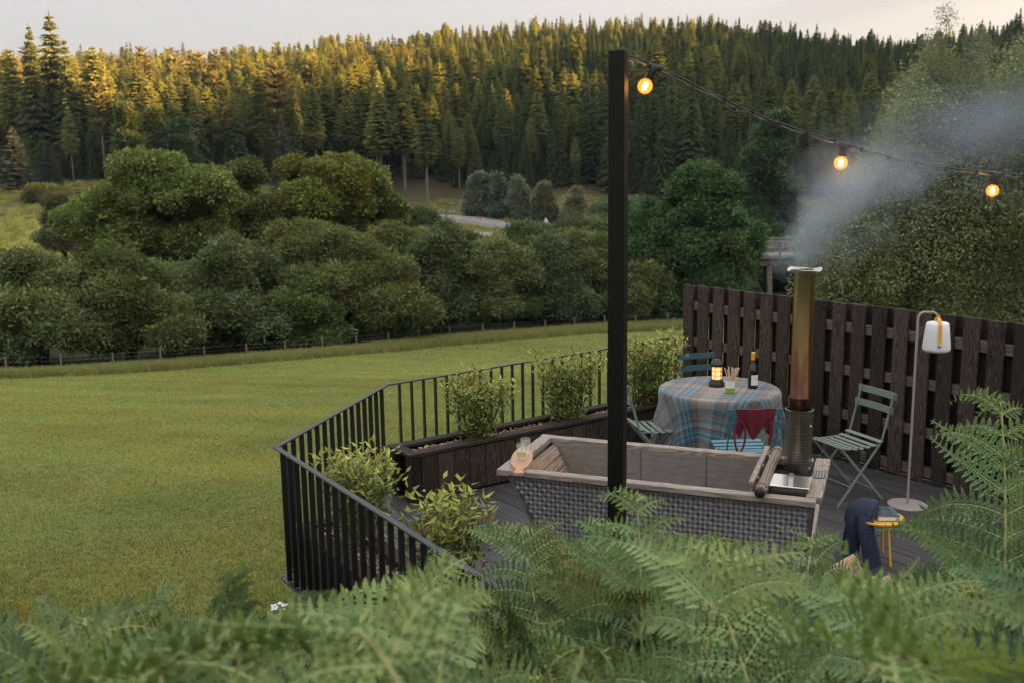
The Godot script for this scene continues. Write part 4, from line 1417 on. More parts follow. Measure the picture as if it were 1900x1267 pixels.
# ---------------------------------------------------------------- hot tub
func hot_tub() -> Node3D:
	var o := thing("hot_tub", "wood-fired hot tub of steel tread plate with a weathered timber rim", "hot tub", Vector3(-0.115, 0, -5.974), deg_to_rad(-21.5))
	# local x along the tub, local -z away from the camera
	var L := 1.985
	var Wd := 0.889
	var top := 0.62
	var slope := func(y: float) -> float: return 0.06 + (0.6 - y) * 0.52
	# outer shell
	var g := Geo.new()
	var yb := 0.04
	var yt := 0.585
	var f0 := -0.03
	var f1 := -Wd + 0.03
	var xr := L - 0.03
	var xrb := L - 0.075
	var A := Vector3(slope.call(yt), yt, f0)
	var B := Vector3(slope.call(yb), yb, f0)
	var Cc := Vector3(xrb, yb, f0)
	var D := Vector3(xr, yt, f0)
	var bk := Vector3(0, 0, f1 - f0)
	g.quad(B, Cc, D, A)
	g.quad(Cc + bk, B + bk, A + bk, D + bk)
	g.quad(B + bk, B, A, A + bk)
	g.quad(Cc, Cc + bk, D + bk, D)
	g.quad(B + bk, Cc + bk, Cc, B)
	part("shell", g.mesh(), M.tread, o)
	# raised lugs: five-bar tread, alternating directions
	var lug := Geo.new()
	lug.box(Transform3D(), Vector3(0.025, 0.0045, 0.0035), 0.0016)
	var lm := lug.mesh()
	var xf := []
	var cell := 0.03
	for r in int((yt - yb) / cell):
		for c in int(L / cell):
			var y := yb + (r + 0.5) * cell
			var x := (c + 0.5) * cell
			if x < slope.call(y) + 0.025 or x > lerpf(xrb, xr, (y - yb) / (yt - yb)) - 0.02: continue
			var an := deg_to_rad(42.0) * (1.0 if (r + c) % 2 == 0 else -1.0)
			for q in [-0.005, 0.005]:
				var b := Basis(Vector3(0, 0, 1), an)
				xf.append(Transform3D(b, Vector3(x, y, f0 + 0.0012) + b * Vector3(0, q, 0)))
	for r in int((yt - yb) / cell):
		for c in int((Wd - 0.06) / cell):
			var y := yb + (r + 0.5) * cell
			var an := deg_to_rad(42.0) * (1.0 if (r + c) % 2 == 0 else -1.0)
			for q in [-0.005, 0.005]:
				var b := Basis(Vector3.UP, PI / 2) * Basis(Vector3(0, 0, 1), an)
				xf.append(Transform3D(b, Vector3(lerpf(xrb, xr, (y - yb) / (yt - yb)) + 0.001, y, f0 - (c + 0.5) * cell) + b * Vector3(0, q, 0)))
	tag(many("tread_pattern", lm, M.lug, o, xf), "", "", "", "stuff")
	var eg := Geo.new() # folded corner edges
	eg.tube([A + Vector3(0, 0, 0.002), B + Vector3(0, 0, 0.002)], [0.005, 0.005], 6)
	part("corner_seam", eg.mesh(), M.steel, o)
	eg = Geo.new()
	eg.tube([D + Vector3(0, 0, 0.002), Cc + Vector3(0, 0, 0.002)], [0.005, 0.005], 6)
	part("corner_seam", eg.mesh(), M.steel, o)
	# liner
	g = Geo.new()
	var i0 := -0.09
	var i1 := -Wd + 0.085
	var il := 0.12
	var ir := 1.60
	var fl := 0.12
	var la := Vector3(il, yt, i0)
	var lb := Vector3(il + 0.23, fl, i0)
	var lc := Vector3(ir, fl, i0)
	var ld := Vector3(ir, yt, i0)
	var ib := Vector3(0, 0, i1 - i0)
	g.quad(lb + ib, lc + ib, ld + ib, la + ib)
	g.quad(lc, lb, la, ld)
	g.quad(lb, lb + ib, la + ib, la)
	g.quad(lc + ib, lc, ld, ld + ib)
	g.quad(lb, lc, lc + ib, lb + ib)
	part("liner", g.mesh(), M.liner, o)
	for sx in [0.75, 1.2]: # welded seams down the far wall
		g = Geo.new()
		g.tube([Vector3(sx, fl, i1 + 0.001), Vector3(sx, yt, i1 + 0.001)], [0.003], 5, false)
		part("liner_seam", g.mesh(), M.steel, o)
	# rim
	for s in [["rim_board", Vector3(L * 0.5 + 0.02, top - 0.018, -0.038), Vector3(L - 0.09, 0.036, 0.074)], ["rim_board", Vector3(L * 0.5 - 0.02, top - 0.024, -Wd + 0.036), Vector3(L - 0.16, 0.044, 0.072)],
			["rim_end", Vector3(0.046, top - 0.021, -Wd * 0.5), Vector3(0.088, 0.042, Wd)], ["rim_end", Vector3(L - 0.04, top - 0.019, -Wd * 0.5 - 0.045), Vector3(0.09, 0.042, Wd - 0.09)]]:
		var gg := Geo.new()
		gg.box(Transform3D(), s[2], 0.004, Vector2(s[1].x, s[1].z))
		part(s[0], gg.mesh(), M.teak, o, s[1])
	# backrest slats parallel to the sloping end
	var sd := Vector3(0.23, -0.465, 0).normalized()
	for k in 6:
		var gs := Geo.new()
		gs.box(Transform3D(), Vector3(0.062, 0.016, Wd - 0.2), 0.003, Vector2(k * 0.3, 0.2))
		var mi := part("backrest_slat", gs.mesh(), M.teak2, o, Vector3(0.135, 0.565, -Wd * 0.5) + sd * (0.035 + k * 0.073))
		mi.rotation.z = atan2(sd.y, sd.x)
	# stove compartment
	g = Geo.new()
	g.box(Transform3D(), Vector3(0.30, 0.012, Wd - 0.165), 0.0)
	part("stove_deck", g.mesh(), M.iron, o, Vector3(1.755, 0.545, -Wd * 0.5))
	g = Geo.new()
	g.box(Transform3D(), Vector3(0.215, 0.09, 0.225), 0.003)
	var st := part("stove_box", g.mesh(), M.steel, o, Vector3(1.803, 0.597, -0.24))
	g = Geo.new()
	g.box(Transform3D(), Vector3(0.228, 0.009, 0.236), 0.002)
	var lid := part("stove_lid", g.mesh(), M.lid, o, Vector3(1.803, 0.652, -0.24))
	g = Geo.new()
	for s in [[-0.022, 0.0], [0.022, 0.0]]:
		g.box(T(Vector3(0, 0.024, s[0])), Vector3(0.026, 0.04, 0.003), 0.0)
	g.box(T(Vector3(0, 0.0455, 0)), Vector3(0.026, 0.003, 0.05), 0.0)
	part("lid_handle", g.mesh(), M.lid, lid)
	# instruction plate
	g = Geo.new()
	g.box(Transform3D(), Vector3(0.075, 0.003, 0.16), 0.001)
	var pl := part("instruction_plate", g.mesh(), M.black_paint, o, Vector3(L - 0.042, top + 0.0045, -0.525))
	var ln := Geo.new()
	R.seed = 77
	for c in 4:
		for r in 9:
			ln.box(T(Vector3(-0.026 + c * 0.017, 0.0022, -0.07 + r * 0.0165)), Vector3(0.012 * rnd(0.5, 1.0), 0.001, 0.0035), 0.0)
	part("plate_lettering", ln.mesh(), M.white, pl)
	# flue, heat guard, cap
	var fp := Vector3(1.81, 0, -0.558)
	g = Geo.new()
	g.lathe(Transform3D(), [Vector2(0.063, 0.55), Vector2(0.063, 1.085), Vector2(0.066, 1.09), Vector2(0.066, 1.10), Vector2(0.062, 1.105), Vector2(0.062, 1.875)], 40)
	part("flue_pipe", g.mesh(), M.flue, o, fp)
	g = Geo.new()
	var nn := 48
	var rim_y := func(a: float) -> float: return 1.885 + 0.007 * sin(a * 3.0 + 0.6) + 0.004 * sin(a * 5.0)
	for k in nn:
		var a0 := TAU * k / nn
		var a1 := TAU * (k + 1) / nn
		var p := []
		for a in [a0, a1]:
			var e := Vector3(cos(a), 0, -sin(a))
			var yy: float = rim_y.call(a)
			p.append([e * 0.058 + Vector3(0, 1.862, 0), e * 0.099 + Vector3(0, yy - 0.003, 0), e * 0.101 + Vector3(0, yy + 0.001, 0), e * 0.098 + Vector3(0, yy + 0.003, 0), e * 0.056 + Vector3(0, 1.884, 0)])
		for j in 4:
			g.quad(p[0][j], p[1][j], p[1][j + 1], p[0][j + 1])
	part("flue_cap", g.mesh(), M.flue_cap, o, fp)
	g = Geo.new()
	var rows := 27
	var colsn := 34
	var r0 := 0.0845
	var gy0 := 0.56
	var gy1 := 1.02
	var hole := 0.33
	for r in rows:
		for c in colsn:
			var y0 := lerpf(gy0, gy1, float(r) / rows)
			var y1 := lerpf(gy0, gy1, float(r + 1) / rows)
			var a0 := TAU * c / colsn
			var a1 := TAU * (c + 1) / colsn
			var P := func(u: float, w: float) -> Vector3:
				var a := lerpf(a0, a1, u)
				return Vector3(cos(a) * r0, lerpf(y0, y1, w), -sin(a) * r0)
			var lo := 0.5 - hole
			var hi := 0.5 + hole
			g.quad(P.call(0, 0), P.call(1, 0), P.call(hi, lo), P.call(lo, lo))
			g.quad(P.call(1, 0), P.call(1, 1), P.call(hi, hi), P.call(hi, lo))
			g.quad(P.call(1, 1), P.call(0, 1), P.call(lo, hi), P.call(hi, hi))
			g.quad(P.call(0, 1), P.call(0, 0), P.call(lo, lo), P.call(lo, hi))
	part("heat_guard", g.mesh(), M.steel, o, fp)
	for y in [gy0, gy1]:
		g = Geo.new()
		g.lathe(Transform3D(), [Vector2(0.083, y - 0.004), Vector2(0.087, y - 0.003), Vector2(0.087, y + 0.003), Vector2(0.083, y + 0.004)], 34)
		part("guard_ring", g.mesh(), M.steel, o, fp)
	for y in [0.66, 0.93]:
		g = Geo.new()
		g.lathe(Transform3D(Basis(Vector3(1, 0, 0), PI / 2) , Vector3(0, 0, 0)), [Vector2(0, -0.006), Vector2(0.005, -0.006), Vector2(0.005, 0.004), Vector2(0, 0.006)], 8)
		part("bolt", g.mesh(), M.lid, o, fp + Vector3(0.075, y, 0.045))
	# slatted divider between bath and stove
	for k in 3:
		g = Geo.new()
		g.box(Transform3D(), Vector3(0.022, 0.036, Wd - 0.2), 0.003, Vector2(k * 0.2, 0))
		part("divider_slat", g.mesh(), M.teak2, o, Vector3(1.592, 0.64 - k * 0.05, -Wd * 0.5))
	g = Geo.new()
	g.box(Transform3D(), Vector3(0.03, 0.02, Wd - 0.1), 0.003, Vector2(0.7, 0))
	part("divider_rail", g.mesh(), M.teak, o, Vector3(1.592, 0.676, -Wd * 0.5 - 0.01))
	for z in [-0.2, -0.45, -0.7]:
		g = Geo.new()
		g.box(Transform3D(), Vector3(0.012, 0.15, 0.03), 0.002)
		part("divider_batten", g.mesh(), M.teak2, o, Vector3(1.611, 0.60, z))
	# drain tap at the foot
	g = Geo.new()
	g.tube([Vector3(xrb, 0.1, -0.1), Vector3(xrb + 0.07, 0.1, -0.1), Vector3(xrb + 0.09, 0.07, -0.1)], [0.018, 0.018, 0.02], 10)
	g.box(T(Vector3(xrb + 0.05, 0.135, -0.1)), Vector3(0.06, 0.014, 0.014), 0.004)
	part("drain_tap", g.mesh(), M.black_paint, o)
	return o

func in_tub(x: float, y: float, z: float) -> Vector3: # from tub-side measures (along, up, across) to the terrace
	return Transform3D(Basis(Vector3.UP, deg_to_rad(-21.5)), Vector3(-0.115, 0, -5.974)) * Vector3(x, y, -z)

func tub_things() -> void:
	# rolled slatted cover lying across the tub
	var turn := deg_to_rad(-21.5)
	var o := thing("rolled_slat_cover", "rolled bundle of wooden rods tied with cord lying across the tub", "tub cover", in_tub(1.655, 0.62 + 0.034, 0.42), turn)
	R.seed = 31
	for k in 9:
		var g := Geo.new()
		var a := TAU * k / 8.0
		var c := Vector3(cos(a), sin(a), 0) * (0.0215 if k < 8 else 0.0)
		g.tube([c + Vector3(0, 0, -0.46), c + Vector3(0, 0, 0.44 + rnd(-0.01, 0.01))], [0.0098, 0.0098], 8)
		part("rod", g.mesh(), M.teak if k % 2 == 0 else M.teak2, o)
	for z in [-0.40, 0.36]:
		var g2 := Geo.new()
		var ring := PackedVector3Array()
		for k in 17: ring.push_back(Vector3(cos(TAU * k / 16.0) * 0.034, sin(TAU * k / 16.0) * 0.034, z + k * 0.0008))
		g2.tube(ring, [0.0045], 6)
		part("cord", g2.mesh(), M.rope, o)
	var ge := Geo.new()
	ge.lathe(Transform3D(Basis(Vector3(1, 0, 0), PI / 2), Vector3(0, 0, 0.43)), [Vector2(0, 0.0), Vector2(0.030, 0.0), Vector2(0.031, 0.03), Vector2(0.02, 0.04), Vector2(0, 0.041)], 14)
	part("end_cap", ge.mesh(), M.iron, o)
	# serving board with a short handle
	var bp := in_tub(0.10, 0.62, 0.20)
	var g3 := Geo.new()
	var poly := PackedVector2Array()
	for k in 40:
		var a := TAU * k / 40.0
		var q := Vector2(sin(a) * 0.07, -cos(a) * 0.25 - 0.03)
		poly.push_back(q)
	var handle := PackedVector2Array([Vector2(-0.026, 0.15), Vector2(0.026, 0.15), Vector2(0.022, 0.23), Vector2(0.033, 0.285), Vector2(0.018, 0.30), Vector2(-0.018, 0.30), Vector2(-0.033, 0.285), Vector2(-0.022, 0.23)])
	g3.slab(Geometry2D.merge_polygons(poly, handle)[0], 0.002, 0.020)
	var sb := solo("serving_board", g3.mesh(), M.board, "oval light wood serving board with a short handle on the tub rim", "serving board", bp, deg_to_rad(-21.5 + 17.0))
	for s in [["glass tumbler holding a drink with lime and orange on the serving board", in_tub(0.105, 0.641, 0.185), true], ["empty ribbed glass tumbler on the far end of the serving board", in_tub(0.085, 0.641, 0.315), false]]:
		var t := thing("glass_tumbler", s[0], "glass", s[1], 0.0, "tumblers on the serving board")
		var g4 := Geo.new()
		g4.lathe(Transform3D(), [Vector2(0.0, 0.001), Vector2(0.027, 0.001), Vector2(0.029, 0.006), Vector2(0.0345, 0.104), Vector2(0.0335, 0.105), Vector2(0.032, 0.103), Vector2(0.0275, 0.014), Vector2(0, 0.012)], 24)
		part("tumbler_wall", g4.mesh(), M.glass, t)
		if s[2]:
			var g5 := Geo.new()
			g5.lathe(Transform3D(), [Vector2(0, 0.0155), Vector2(0.0262, 0.0155), Vector2(0.0292, 0.055), Vector2(0, 0.0555)], 20)
			var dm := mat(Color(0.80, 0.86, 0.55, 0.45), 0.05)
			dm.transparency = BaseMaterial3D.TRANSPARENCY_ALPHA
			part("drink", g5.mesh(), dm, t)
			var g6 := Geo.new()
			g6.lathe(Transform3D(Basis(Vector3(1, 0, 0.3).normalized(), 0.7), Vector3(0.004, 0.042, 0.004)), [Vector2(0, -0.003), Vector2(0.019, -0.003), Vector2(0.019, 0.003), Vector2(0, 0.003)], 16)
			part("orange_slice", g6.mesh(), M.gold, t)
			var g7 := Geo.new()
			g7.lathe(Transform3D(Basis(Vector3(0, 0, 1), 1.0), Vector3(-0.008, 0.048, -0.006)), [Vector2(0, -0.003), Vector2(0.016, -0.003), Vector2(0.016, 0.003), Vector2(0, 0.003)], 16)
			part("lime_slice", g7.mesh(), M.lime, t)

# ---------------------------------------------------------------- furniture
func bistro_chair(label: String, at: Vector3, yaw: float, frame: Material, seat: Material) -> Node3D:
	var o := thing("folding_chair", label, "chair", at, yaw, "folding slatted bistro chairs")
	# faces local +z
	for k in 7:
		var t := k / 6.0
		var z := lerpf(0.19, -0.17, t)
		var y := 0.452 - 0.022 * sin(t * PI) + (0.012 if k == 6 else 0.0)
		var g := Geo.new()
		g.box(Transform3D(Basis(Vector3(1, 0, 0), lerpf(0.28, -0.22, t) * -1.0), Vector3.ZERO), Vector3(0.38, 0.008, 0.036), 0.002)
		part("seat_slat", g.mesh(), seat, o, Vector3(0, y, z))
	for y in [0.795, 0.69]:
		var g := Geo.new()
		var n := 8
		for k in n:
			var x0 := lerpf(-0.2, 0.2, float(k) / n)
			var x1 := lerpf(-0.2, 0.2, float(k + 1) / n)
			var z0 := -0.018 * (1.0 - pow(x0 / 0.2, 2.0))
			var z1 := -0.018 * (1.0 - pow(x1 / 0.2, 2.0))
			var hh := 0.026
			for s in [-1.0, 1.0]:
				var a := Vector3(x0, -hh, z0 + s * 0.004)
				var b := Vector3(x1, -hh, z1 + s * 0.004)
				var c := Vector3(x1, hh, z1 + s * 0.004)
				var d := Vector3(x0, hh, z0 + s * 0.004)
				if s > 0: g.quad(a, b, c, d)
				else: g.quad(b, a, d, c)
			g.quad(Vector3(x0, hh, z0 + 0.004), Vector3(x1, hh, z1 + 0.004), Vector3(x1, hh, z1 - 0.004), Vector3(x0, hh, z0 - 0.004))
			g.quad(Vector3(x1, -hh, z1 + 0.004), Vector3(x0, -hh, z0 + 0.004), Vector3(x0, -hh, z0 - 0.004), Vector3(x1, -hh, z1 - 0.004))
		part("back_slat", g.mesh(), frame, o, Vector3(0, y, -0.255 - (y - 0.69) * 0.28))
	for s in [-1.0, 1.0]:
		var g := Geo.new()
		var x: float = s * 0.172
		var pts := [Vector3(x, 0.822, -0.285), Vector3(x, 0.46, -0.185), Vector3(x, 0.0, 0.205)]
		for k in 2:
			var xf := line_xf(pts[k], pts[k + 1])
			g.box(Transform3D(Basis(Vector3(1, 0, 0), xf.basis.y, Vector3(1, 0, 0).cross(xf.basis.y)), xf.origin), Vector3(0.007, pts[k].distance_to(pts[k + 1]) + 0.006, 0.02), 0.002)
		part("back_upright", g.mesh(), frame, o)
		g = Geo.new()
		var p0 := Vector3(s * 0.158, 0.435, 0.17)
		var p1 := Vector3(s * 0.158, 0.0, -0.235)
		var xf2 := line_xf(p0, p1)
		g.box(Transform3D(Basis(Vector3(1, 0, 0), xf2.basis.y, Vector3(1, 0, 0).cross(xf2.basis.y)), xf2.origin), Vector3(0.007, p0.distance_to(p1), 0.02), 0.002)
		part("leg", g.mesh(), frame, o)
		g = Geo.new()
		g.box(Transform3D(), Vector3(0.007, 0.014, 0.37), 0.002)
		part("seat_rail", g.mesh(), frame, o, Vector3(s * 0.165, 0.436, 0.01))
	for z in [[0.09, 0.142, 0.172], [-0.15, 0.09, 0.158]]:
		var g2 := Geo.new()
		g2.tube([Vector3(-z[2], z[1], z[0]), Vector3(z[2], z[1], z[0])], [0.005], 6)
		part("crossbar", g2.mesh(), frame, o)
	return o

func table_group() -> void:
	var c := Vector3(1.696, 0, -7.765)
	var o := thing("round_table", "round bistro table under the plaid throw", "table", c)
	var g := Geo.new()
	g.lathe(Transform3D(), [Vector2(0, 0.695), Vector2(0.472, 0.695), Vector2(0.478, 0.70), Vector2(0.478, 0.708), Vector2(0.472, 0.712), Vector2(0, 0.712)], 48)
	part("table_top", g.mesh(), M.petrol, o)
	for k in 4:
		var a := TAU * k / 4.0 + 0.4
		g = Geo.new()
		g.tube([Vector3(cos(a) * 0.3, 0.695, sin(a) * 0.3), Vector3(cos(a) * 0.08, 0.36, sin(a) * 0.08), Vector3(cos(a) * 0.3, 0, sin(a) * 0.3)], [0.009], 6)
		part("leg", g.mesh(), M.petrol, o)
	# plaid throw: flat on top, falling in folds; u, v are the flat throw in metres
	g = Geo.new()
	var turn := deg_to_rad(24.0)
	var hx := 1.02
	var hz := 0.96
	var top := 0.7165
	var na := 160
	var P := func(a: float, s: float) -> Array: # a round the table, s = 0..1 from centre to hem
		var ca := cos(a - turn)
		var sa := sin(a - turn)
		var ext := minf(hx / maxf(absf(ca), 1e-3), hz / maxf(absf(sa), 1e-3))
		ext = minf(ext, 1.08)
		var rr := s * ext
		var R0 := 0.475
		var e := Vector3(cos(a), 0, sin(a))
		var fold := sin(a * 11.0 + 0.8 * sin(a * 3.0)) * 0.6 + sin(a * 7.0 + 1.3) * 0.4
		var p: Vector3
		if rr <= R0: p = e * rr + Vector3(0, top, 0)
		else:
			var ov := rr - R0
			var bend := minf(ov, 0.05) / 0.05
			var drop := maxf(0.0, ov - 0.016)
			var out := 0.022 * sin(bend * PI * 0.5) + fold * 0.055 * smoothstep(0.03, 0.42, ov) + 0.03 * smoothstep(0.1, 0.5, ov)
			p = e * (R0 + out) + Vector3(0, maxf(top - drop * 0.985 - 0.012 * bend * bend * 0.3, 0.03 + 0.02 * absf(fold)), 0)
		return [p, Vector2(ca, sa) * rr]
	var ss := [0.0, 0.15, 0.3, 0.4]
	for k in 26: ss.append(0.42 + 0.58 * (k + 1) / 26.0)
	var grid := []
	for i in na:
		var row := []
		for s in ss: row.append(P.call(TAU * i / na, s))
		grid.append(row)
	var nor := func(i: int, j: int) -> Vector3:
		if ss[j] <= 0.4: return Vector3.UP
		var a: Vector3 = grid[(i + 1) % na][j][0] - grid[(i - 1 + na) % na][j][0]
		var b: Vector3 = grid[i][mini(j + 1, ss.size() - 1)][0] - grid[i][maxi(j - 1, 0)][0]
		return a.cross(b).normalized()
	for i in na:
		var i2 := (i + 1) % na
		for j in ss.size() - 1:
			var q := [grid[i][j], grid[i][j + 1], grid[i2][j + 1], grid[i2][j]]
			var nn := [nor.call(i, j), nor.call(i, j + 1), nor.call(i2, j + 1), nor.call(i2, j)]
			# counter-clockwise seen from above and outside
			if j == 0: g.trin(q[0][0], q[2][0], q[1][0], nn[0], nn[2], nn[1], q[0][1], q[2][1], q[1][1])
			else: g.quadn(q[0][0], q[3][0], q[2][0], q[1][0], nn[0], nn[3], nn[2], nn[1], q[0][1], q[3][1], q[2][1], q[1][1])
	var cl := thing("plaid_throw", "blue and beige plaid wool throw with fringes draped over the round table", "throw", c)
	part("cloth", g.mesh(), M.cloth, cl)
	var fr := Geo.new()
	R.seed = 17
	for i in range(0, na * 3):
		var a := TAU * i / (na * 3.0)
		var ca := cos(a - turn)
		var sa := sin(a - turn)
		if hx / maxf(absf(ca), 1e-3) > hz / maxf(absf(sa), 1e-3): continue # only the two short ends are fringed
		var e: Vector3 = P.call(a, 1.0)[0]
		if e.y < 0.06: continue
		var q := e + Vector3(rnd(-0.006, 0.006), -rnd(0.045, 0.065), rnd(-0.006, 0.006))
		fr.tube([e + Vector3(0, 0.004, 0), e.lerp(q, 0.5) + Vector3(rnd(-0.003, 0.003), 0, 0), q], [0.0017, 0.0017, 0.001], 4, false)
	tag(part("fringe", fr.mesh(), M.fringe, cl), "", "", "", "stuff")
	# lantern
	var y0 := top + 0.002
	var ln := thing("camping_lantern", "small black caged lantern glowing on the plaid table", "lantern", Vector3(1.69, y0, -7.844))
	g = Geo.new()
	g.lathe(Transform3D(), [Vector2(0, 0), Vector2(0.062, 0), Vector2(0.066, 0.012), Vector2(0.062, 0.03), Vector2(0.052, 0.042), Vector2(0.05, 0.06), Vector2(0, 0.06)], 28)
	part("lantern_base", g.mesh(), M.black_paint, ln)
	g = Geo.new()
	g.lathe(Transform3D(), [Vector2(0, 0.061), Vector2(0.038, 0.061), Vector2(0.038, 0.166), Vector2(0, 0.166)], 24)
	var glow := mat(lin(0.9, 0.7, 0.45), 0.5)
	glow.emission_enabled = true
	glow.emission = Color(1.0, 0.70, 0.38)
	glow.emission_energy_multiplier = 0.11
	part("lamp_glass", g.mesh(), glow, ln)
	g = Geo.new()
	g.lathe(Transform3D(), [Vector2(0, 0.166), Vector2(0.052, 0.166), Vector2(0.056, 0.176), Vector2(0.05, 0.2), Vector2(0.03, 0.214), Vector2(0.028, 0.22), Vector2(0.018, 0.226), Vector2(0, 0.227)], 28)
	part("lantern_cap", g.mesh(), M.black_paint, ln)
	for k in 6:
		var a := TAU * k / 6.0
		g = Geo.new()
		g.tube([Vector3(cos(a) * 0.046, 0.05, sin(a) * 0.046), Vector3(cos(a) * 0.046, 0.17, sin(a) * 0.046)], [0.0022], 5)
		part("cage_bar", g.mesh(), M.black_paint, ln)
	for y in [0.094, 0.13]:
		g = Geo.new()
		var ring := PackedVector3Array()
		for k in 25: ring.push_back(Vector3(cos(TAU * k / 24.0) * 0.046, y, sin(TAU * k / 24.0) * 0.046))
		g.tube(ring, [0.002], 5, false)
		part("cage_ring", g.mesh(), M.black_paint, ln)
	lamp(Vector3(1.69, y0 + 0.11, -7.844), Color(1.0, 0.66, 0.34), 0.0036, 0.03)
	# jar of matches
	var jr := thing("match_jar", "glass jar of long pale matches with a white and green label", "jar", Vector3(1.743, y0, -7.583))
	g = Geo.new()
	g.lathe(Transform3D(), [Vector2(0, 0.0), Vector2(0.034, 0.0), Vector2(0.036, 0.004), Vector2(0.036, 0.108), Vector2(0.033, 0.108), Vector2(0.033, 0.006), Vector2(0, 0.006)], 24)
	part("jar_glass", g.mesh(), M.glass, jr)
	g = Geo.new()
	g.lathe(Transform3D(), [Vector2(0.0366, 0.045), Vector2(0.0368, 0.104)], 24)
	part("jar_label", g.mesh(), M.paper, jr)
	g = Geo.new()
	g.lathe(Transform3D(), [Vector2(0.0366, 0.008), Vector2(0.0368, 0.0449)], 24)
	part("jar_label_green", g.mesh(), M.lime, jr)
	R.seed = 9
	for k in 15:
		var a := rnd(0, TAU)
		var b := a + PI + rnd(-0.8, 0.8)
		g = Geo.new()
		g.box(line_xf(Vector3(cos(b) * rnd(0.0, 0.022), 0.012, sin(b) * rnd(0.0, 0.022)), Vector3(cos(a) * rnd(0.02, 0.075), rnd(0.19, 0.215), sin(a) * rnd(0.01, 0.05))), Vector3(0.0065, 0.2, 0.0065), 0.001)
		part("match", g.mesh(), M.match, jr)
	# wine bottle
	var bt := thing("wine_bottle", "dark wine bottle with yellow foil cap and cream label on the table", "bottle", Vector3(1.964, y0, -7.744), 0.5)
	g = Geo.new()
	g.lathe(Transform3D(), [Vector2(0, 0.002), Vector2(0.036, 0), Vector2(0.0395, 0.006), Vector2(0.0395, 0.135), Vector2(0.037, 0.16), Vector2(0.026, 0.19), Vector2(0.0165, 0.215), Vector2(0.0148, 0.24), Vector2(0.0148, 0.245)], 28)
	part("bottle_glass", g.mesh(), M.bottle, bt)
	g = Geo.new()
	g.lathe(Transform3D(), [Vector2(0.0152, 0.235), Vector2(0.0156, 0.272), Vector2(0.0168, 0.274), Vector2(0.0168, 0.295), Vector2(0.015, 0.298), Vector2(0, 0.298)], 20)
	part("foil_cap", g.mesh(), M.gold, bt)
	g = Geo.new() # label wraps two thirds of the way round
	for k in 16:
		var a0 := lerpf(-2.6, 0.9, k / 16.0)
		var a1 := lerpf(-2.6, 0.9, (k + 1) / 16.0)
		var e0 := Vector3(cos(a0), 0, -sin(a0))
		var e1 := Vector3(cos(a1), 0, -sin(a1))
		g.quadn(e0 * 0.0402 + Vector3(0, 0.03, 0), e1 * 0.0402 + Vector3(0, 0.03, 0), e1 * 0.0402 + Vector3(0, 0.115, 0), e0 * 0.0402 + Vector3(0, 0.115, 0), e0, e1, e1, e0)
	var lb := part("label", g.mesh(), M.paper, bt)
	g = Geo.new()
	for k in 4:
		var a0 := lerpf(-0.75, -0.25, k / 4.0)
		var a1 := lerpf(-0.75, -0.25, (k + 1) / 4.0)
		var e0 := Vector3(cos(a0), 0, -sin(a0))
		var e1 := Vector3(cos(a1), 0, -sin(a1))
		g.quadn(e0 * 0.0406 + Vector3(0, 0.03, 0), e1 * 0.0406 + Vector3(0, 0.03, 0), e1 * 0.0406 + Vector3(0, 0.115, 0), e0 * 0.0406 + Vector3(0, 0.115, 0), e0, e1, e1, e0)
	part("label_stripe", g.mesh(), M.gold, lb)
	g = Geo.new()
	for k in 6:
		var e0 := Vector3(cos(-1.6), 0, -sin(-1.6))
		var sd := Vector3(-e0.z, 0, e0.x)
		var a := TAU * k / 6.0
		g.tri(e0 * 0.0408 + Vector3(0, 0.082, 0), e0 * 0.0408 + Vector3(0, 0.082 + sin(a) * 0.008, 0) + sd * cos(a) * 0.008, e0 * 0.0408 + Vector3(0, 0.082 + sin(a + 0.6) * 0.005, 0) + sd * cos(a + 0.6) * 0.005)
	part("label_emblem", g.mesh(), M.lime, lb)
	# chairs
	bistro_chair("grey-green folding chair facing the table beside the planter", Vector3(1.15, 0, -7.64), deg_to_rad(100), M.sage, M.sage)
	bistro_chair("grey-green folding chair standing alone with its back to the timber fence", Vector3(2.52, 0, -7.1), deg_to_rad(-68), M.sage, M.sage)
	bistro_chair("blue folding chair with a red swimsuit hung over its back", Vector3(1.70, 0, -6.93), deg_to_rad(182), M.petrol, M.petrol_seat)
	bistro_chair("blue folding chair tucked behind the far side of the table", Vector3(1.77, 0, -8.50 + 0.03), deg_to_rad(18), M.petrol, M.petrol_seat)
	# swimsuit over the back of the near blue chair
	var sw := thing("red_swimsuit", "dark red swimsuit with loose straps hanging over a blue chair back", "swimsuit", Vector3(1.70, 0, -6.93), deg_to_rad(182))
	g = Geo.new() # sheet folded over the top slat, hanging on the outer side (local -z)
	var outline := func(u: float) -> float: # hanging length along the width, u = -1..1
		var b := 0.17 + 0.07 * exp(-pow((u - 0.05) / 0.28, 2.0)) + 0.035 * exp(-pow((u + 0.85) / 0.2, 2.0)) + 0.06 * exp(-pow((u - 0.85) / 0.14, 2.0))
		return b - 0.03 * exp(-pow((u + 0.5) / 0.14, 2.0)) - 0.035 * exp(-pow((u - 0.52) / 0.14, 2.0))
	var N := 28
	var rowsn := 12
	var S := func(i: int, j: int) -> Vector3:
		var u := lerpf(-1, 1, float(i) / N)
		var t := float(j) / rowsn
		var len: float = outline.call(u)
		var wv := sin(u * 9.0 + t * 2.0) * 0.007 * t
		if t < 0.15: return Vector3(u * 0.142, 0.80 + 0.03 * t / 0.15, -0.262 - 0.012 * (1.0 - pow(u, 2.0)))
		var tt := (t - 0.15) / 0.85
		return Vector3(u * (0.142 - 0.018 * tt), 0.83 - len * tt, -0.305 - 0.018 * (1.0 - u * u) + 0.045 * tt + wv - 0.006 * sin(tt * 3.0))
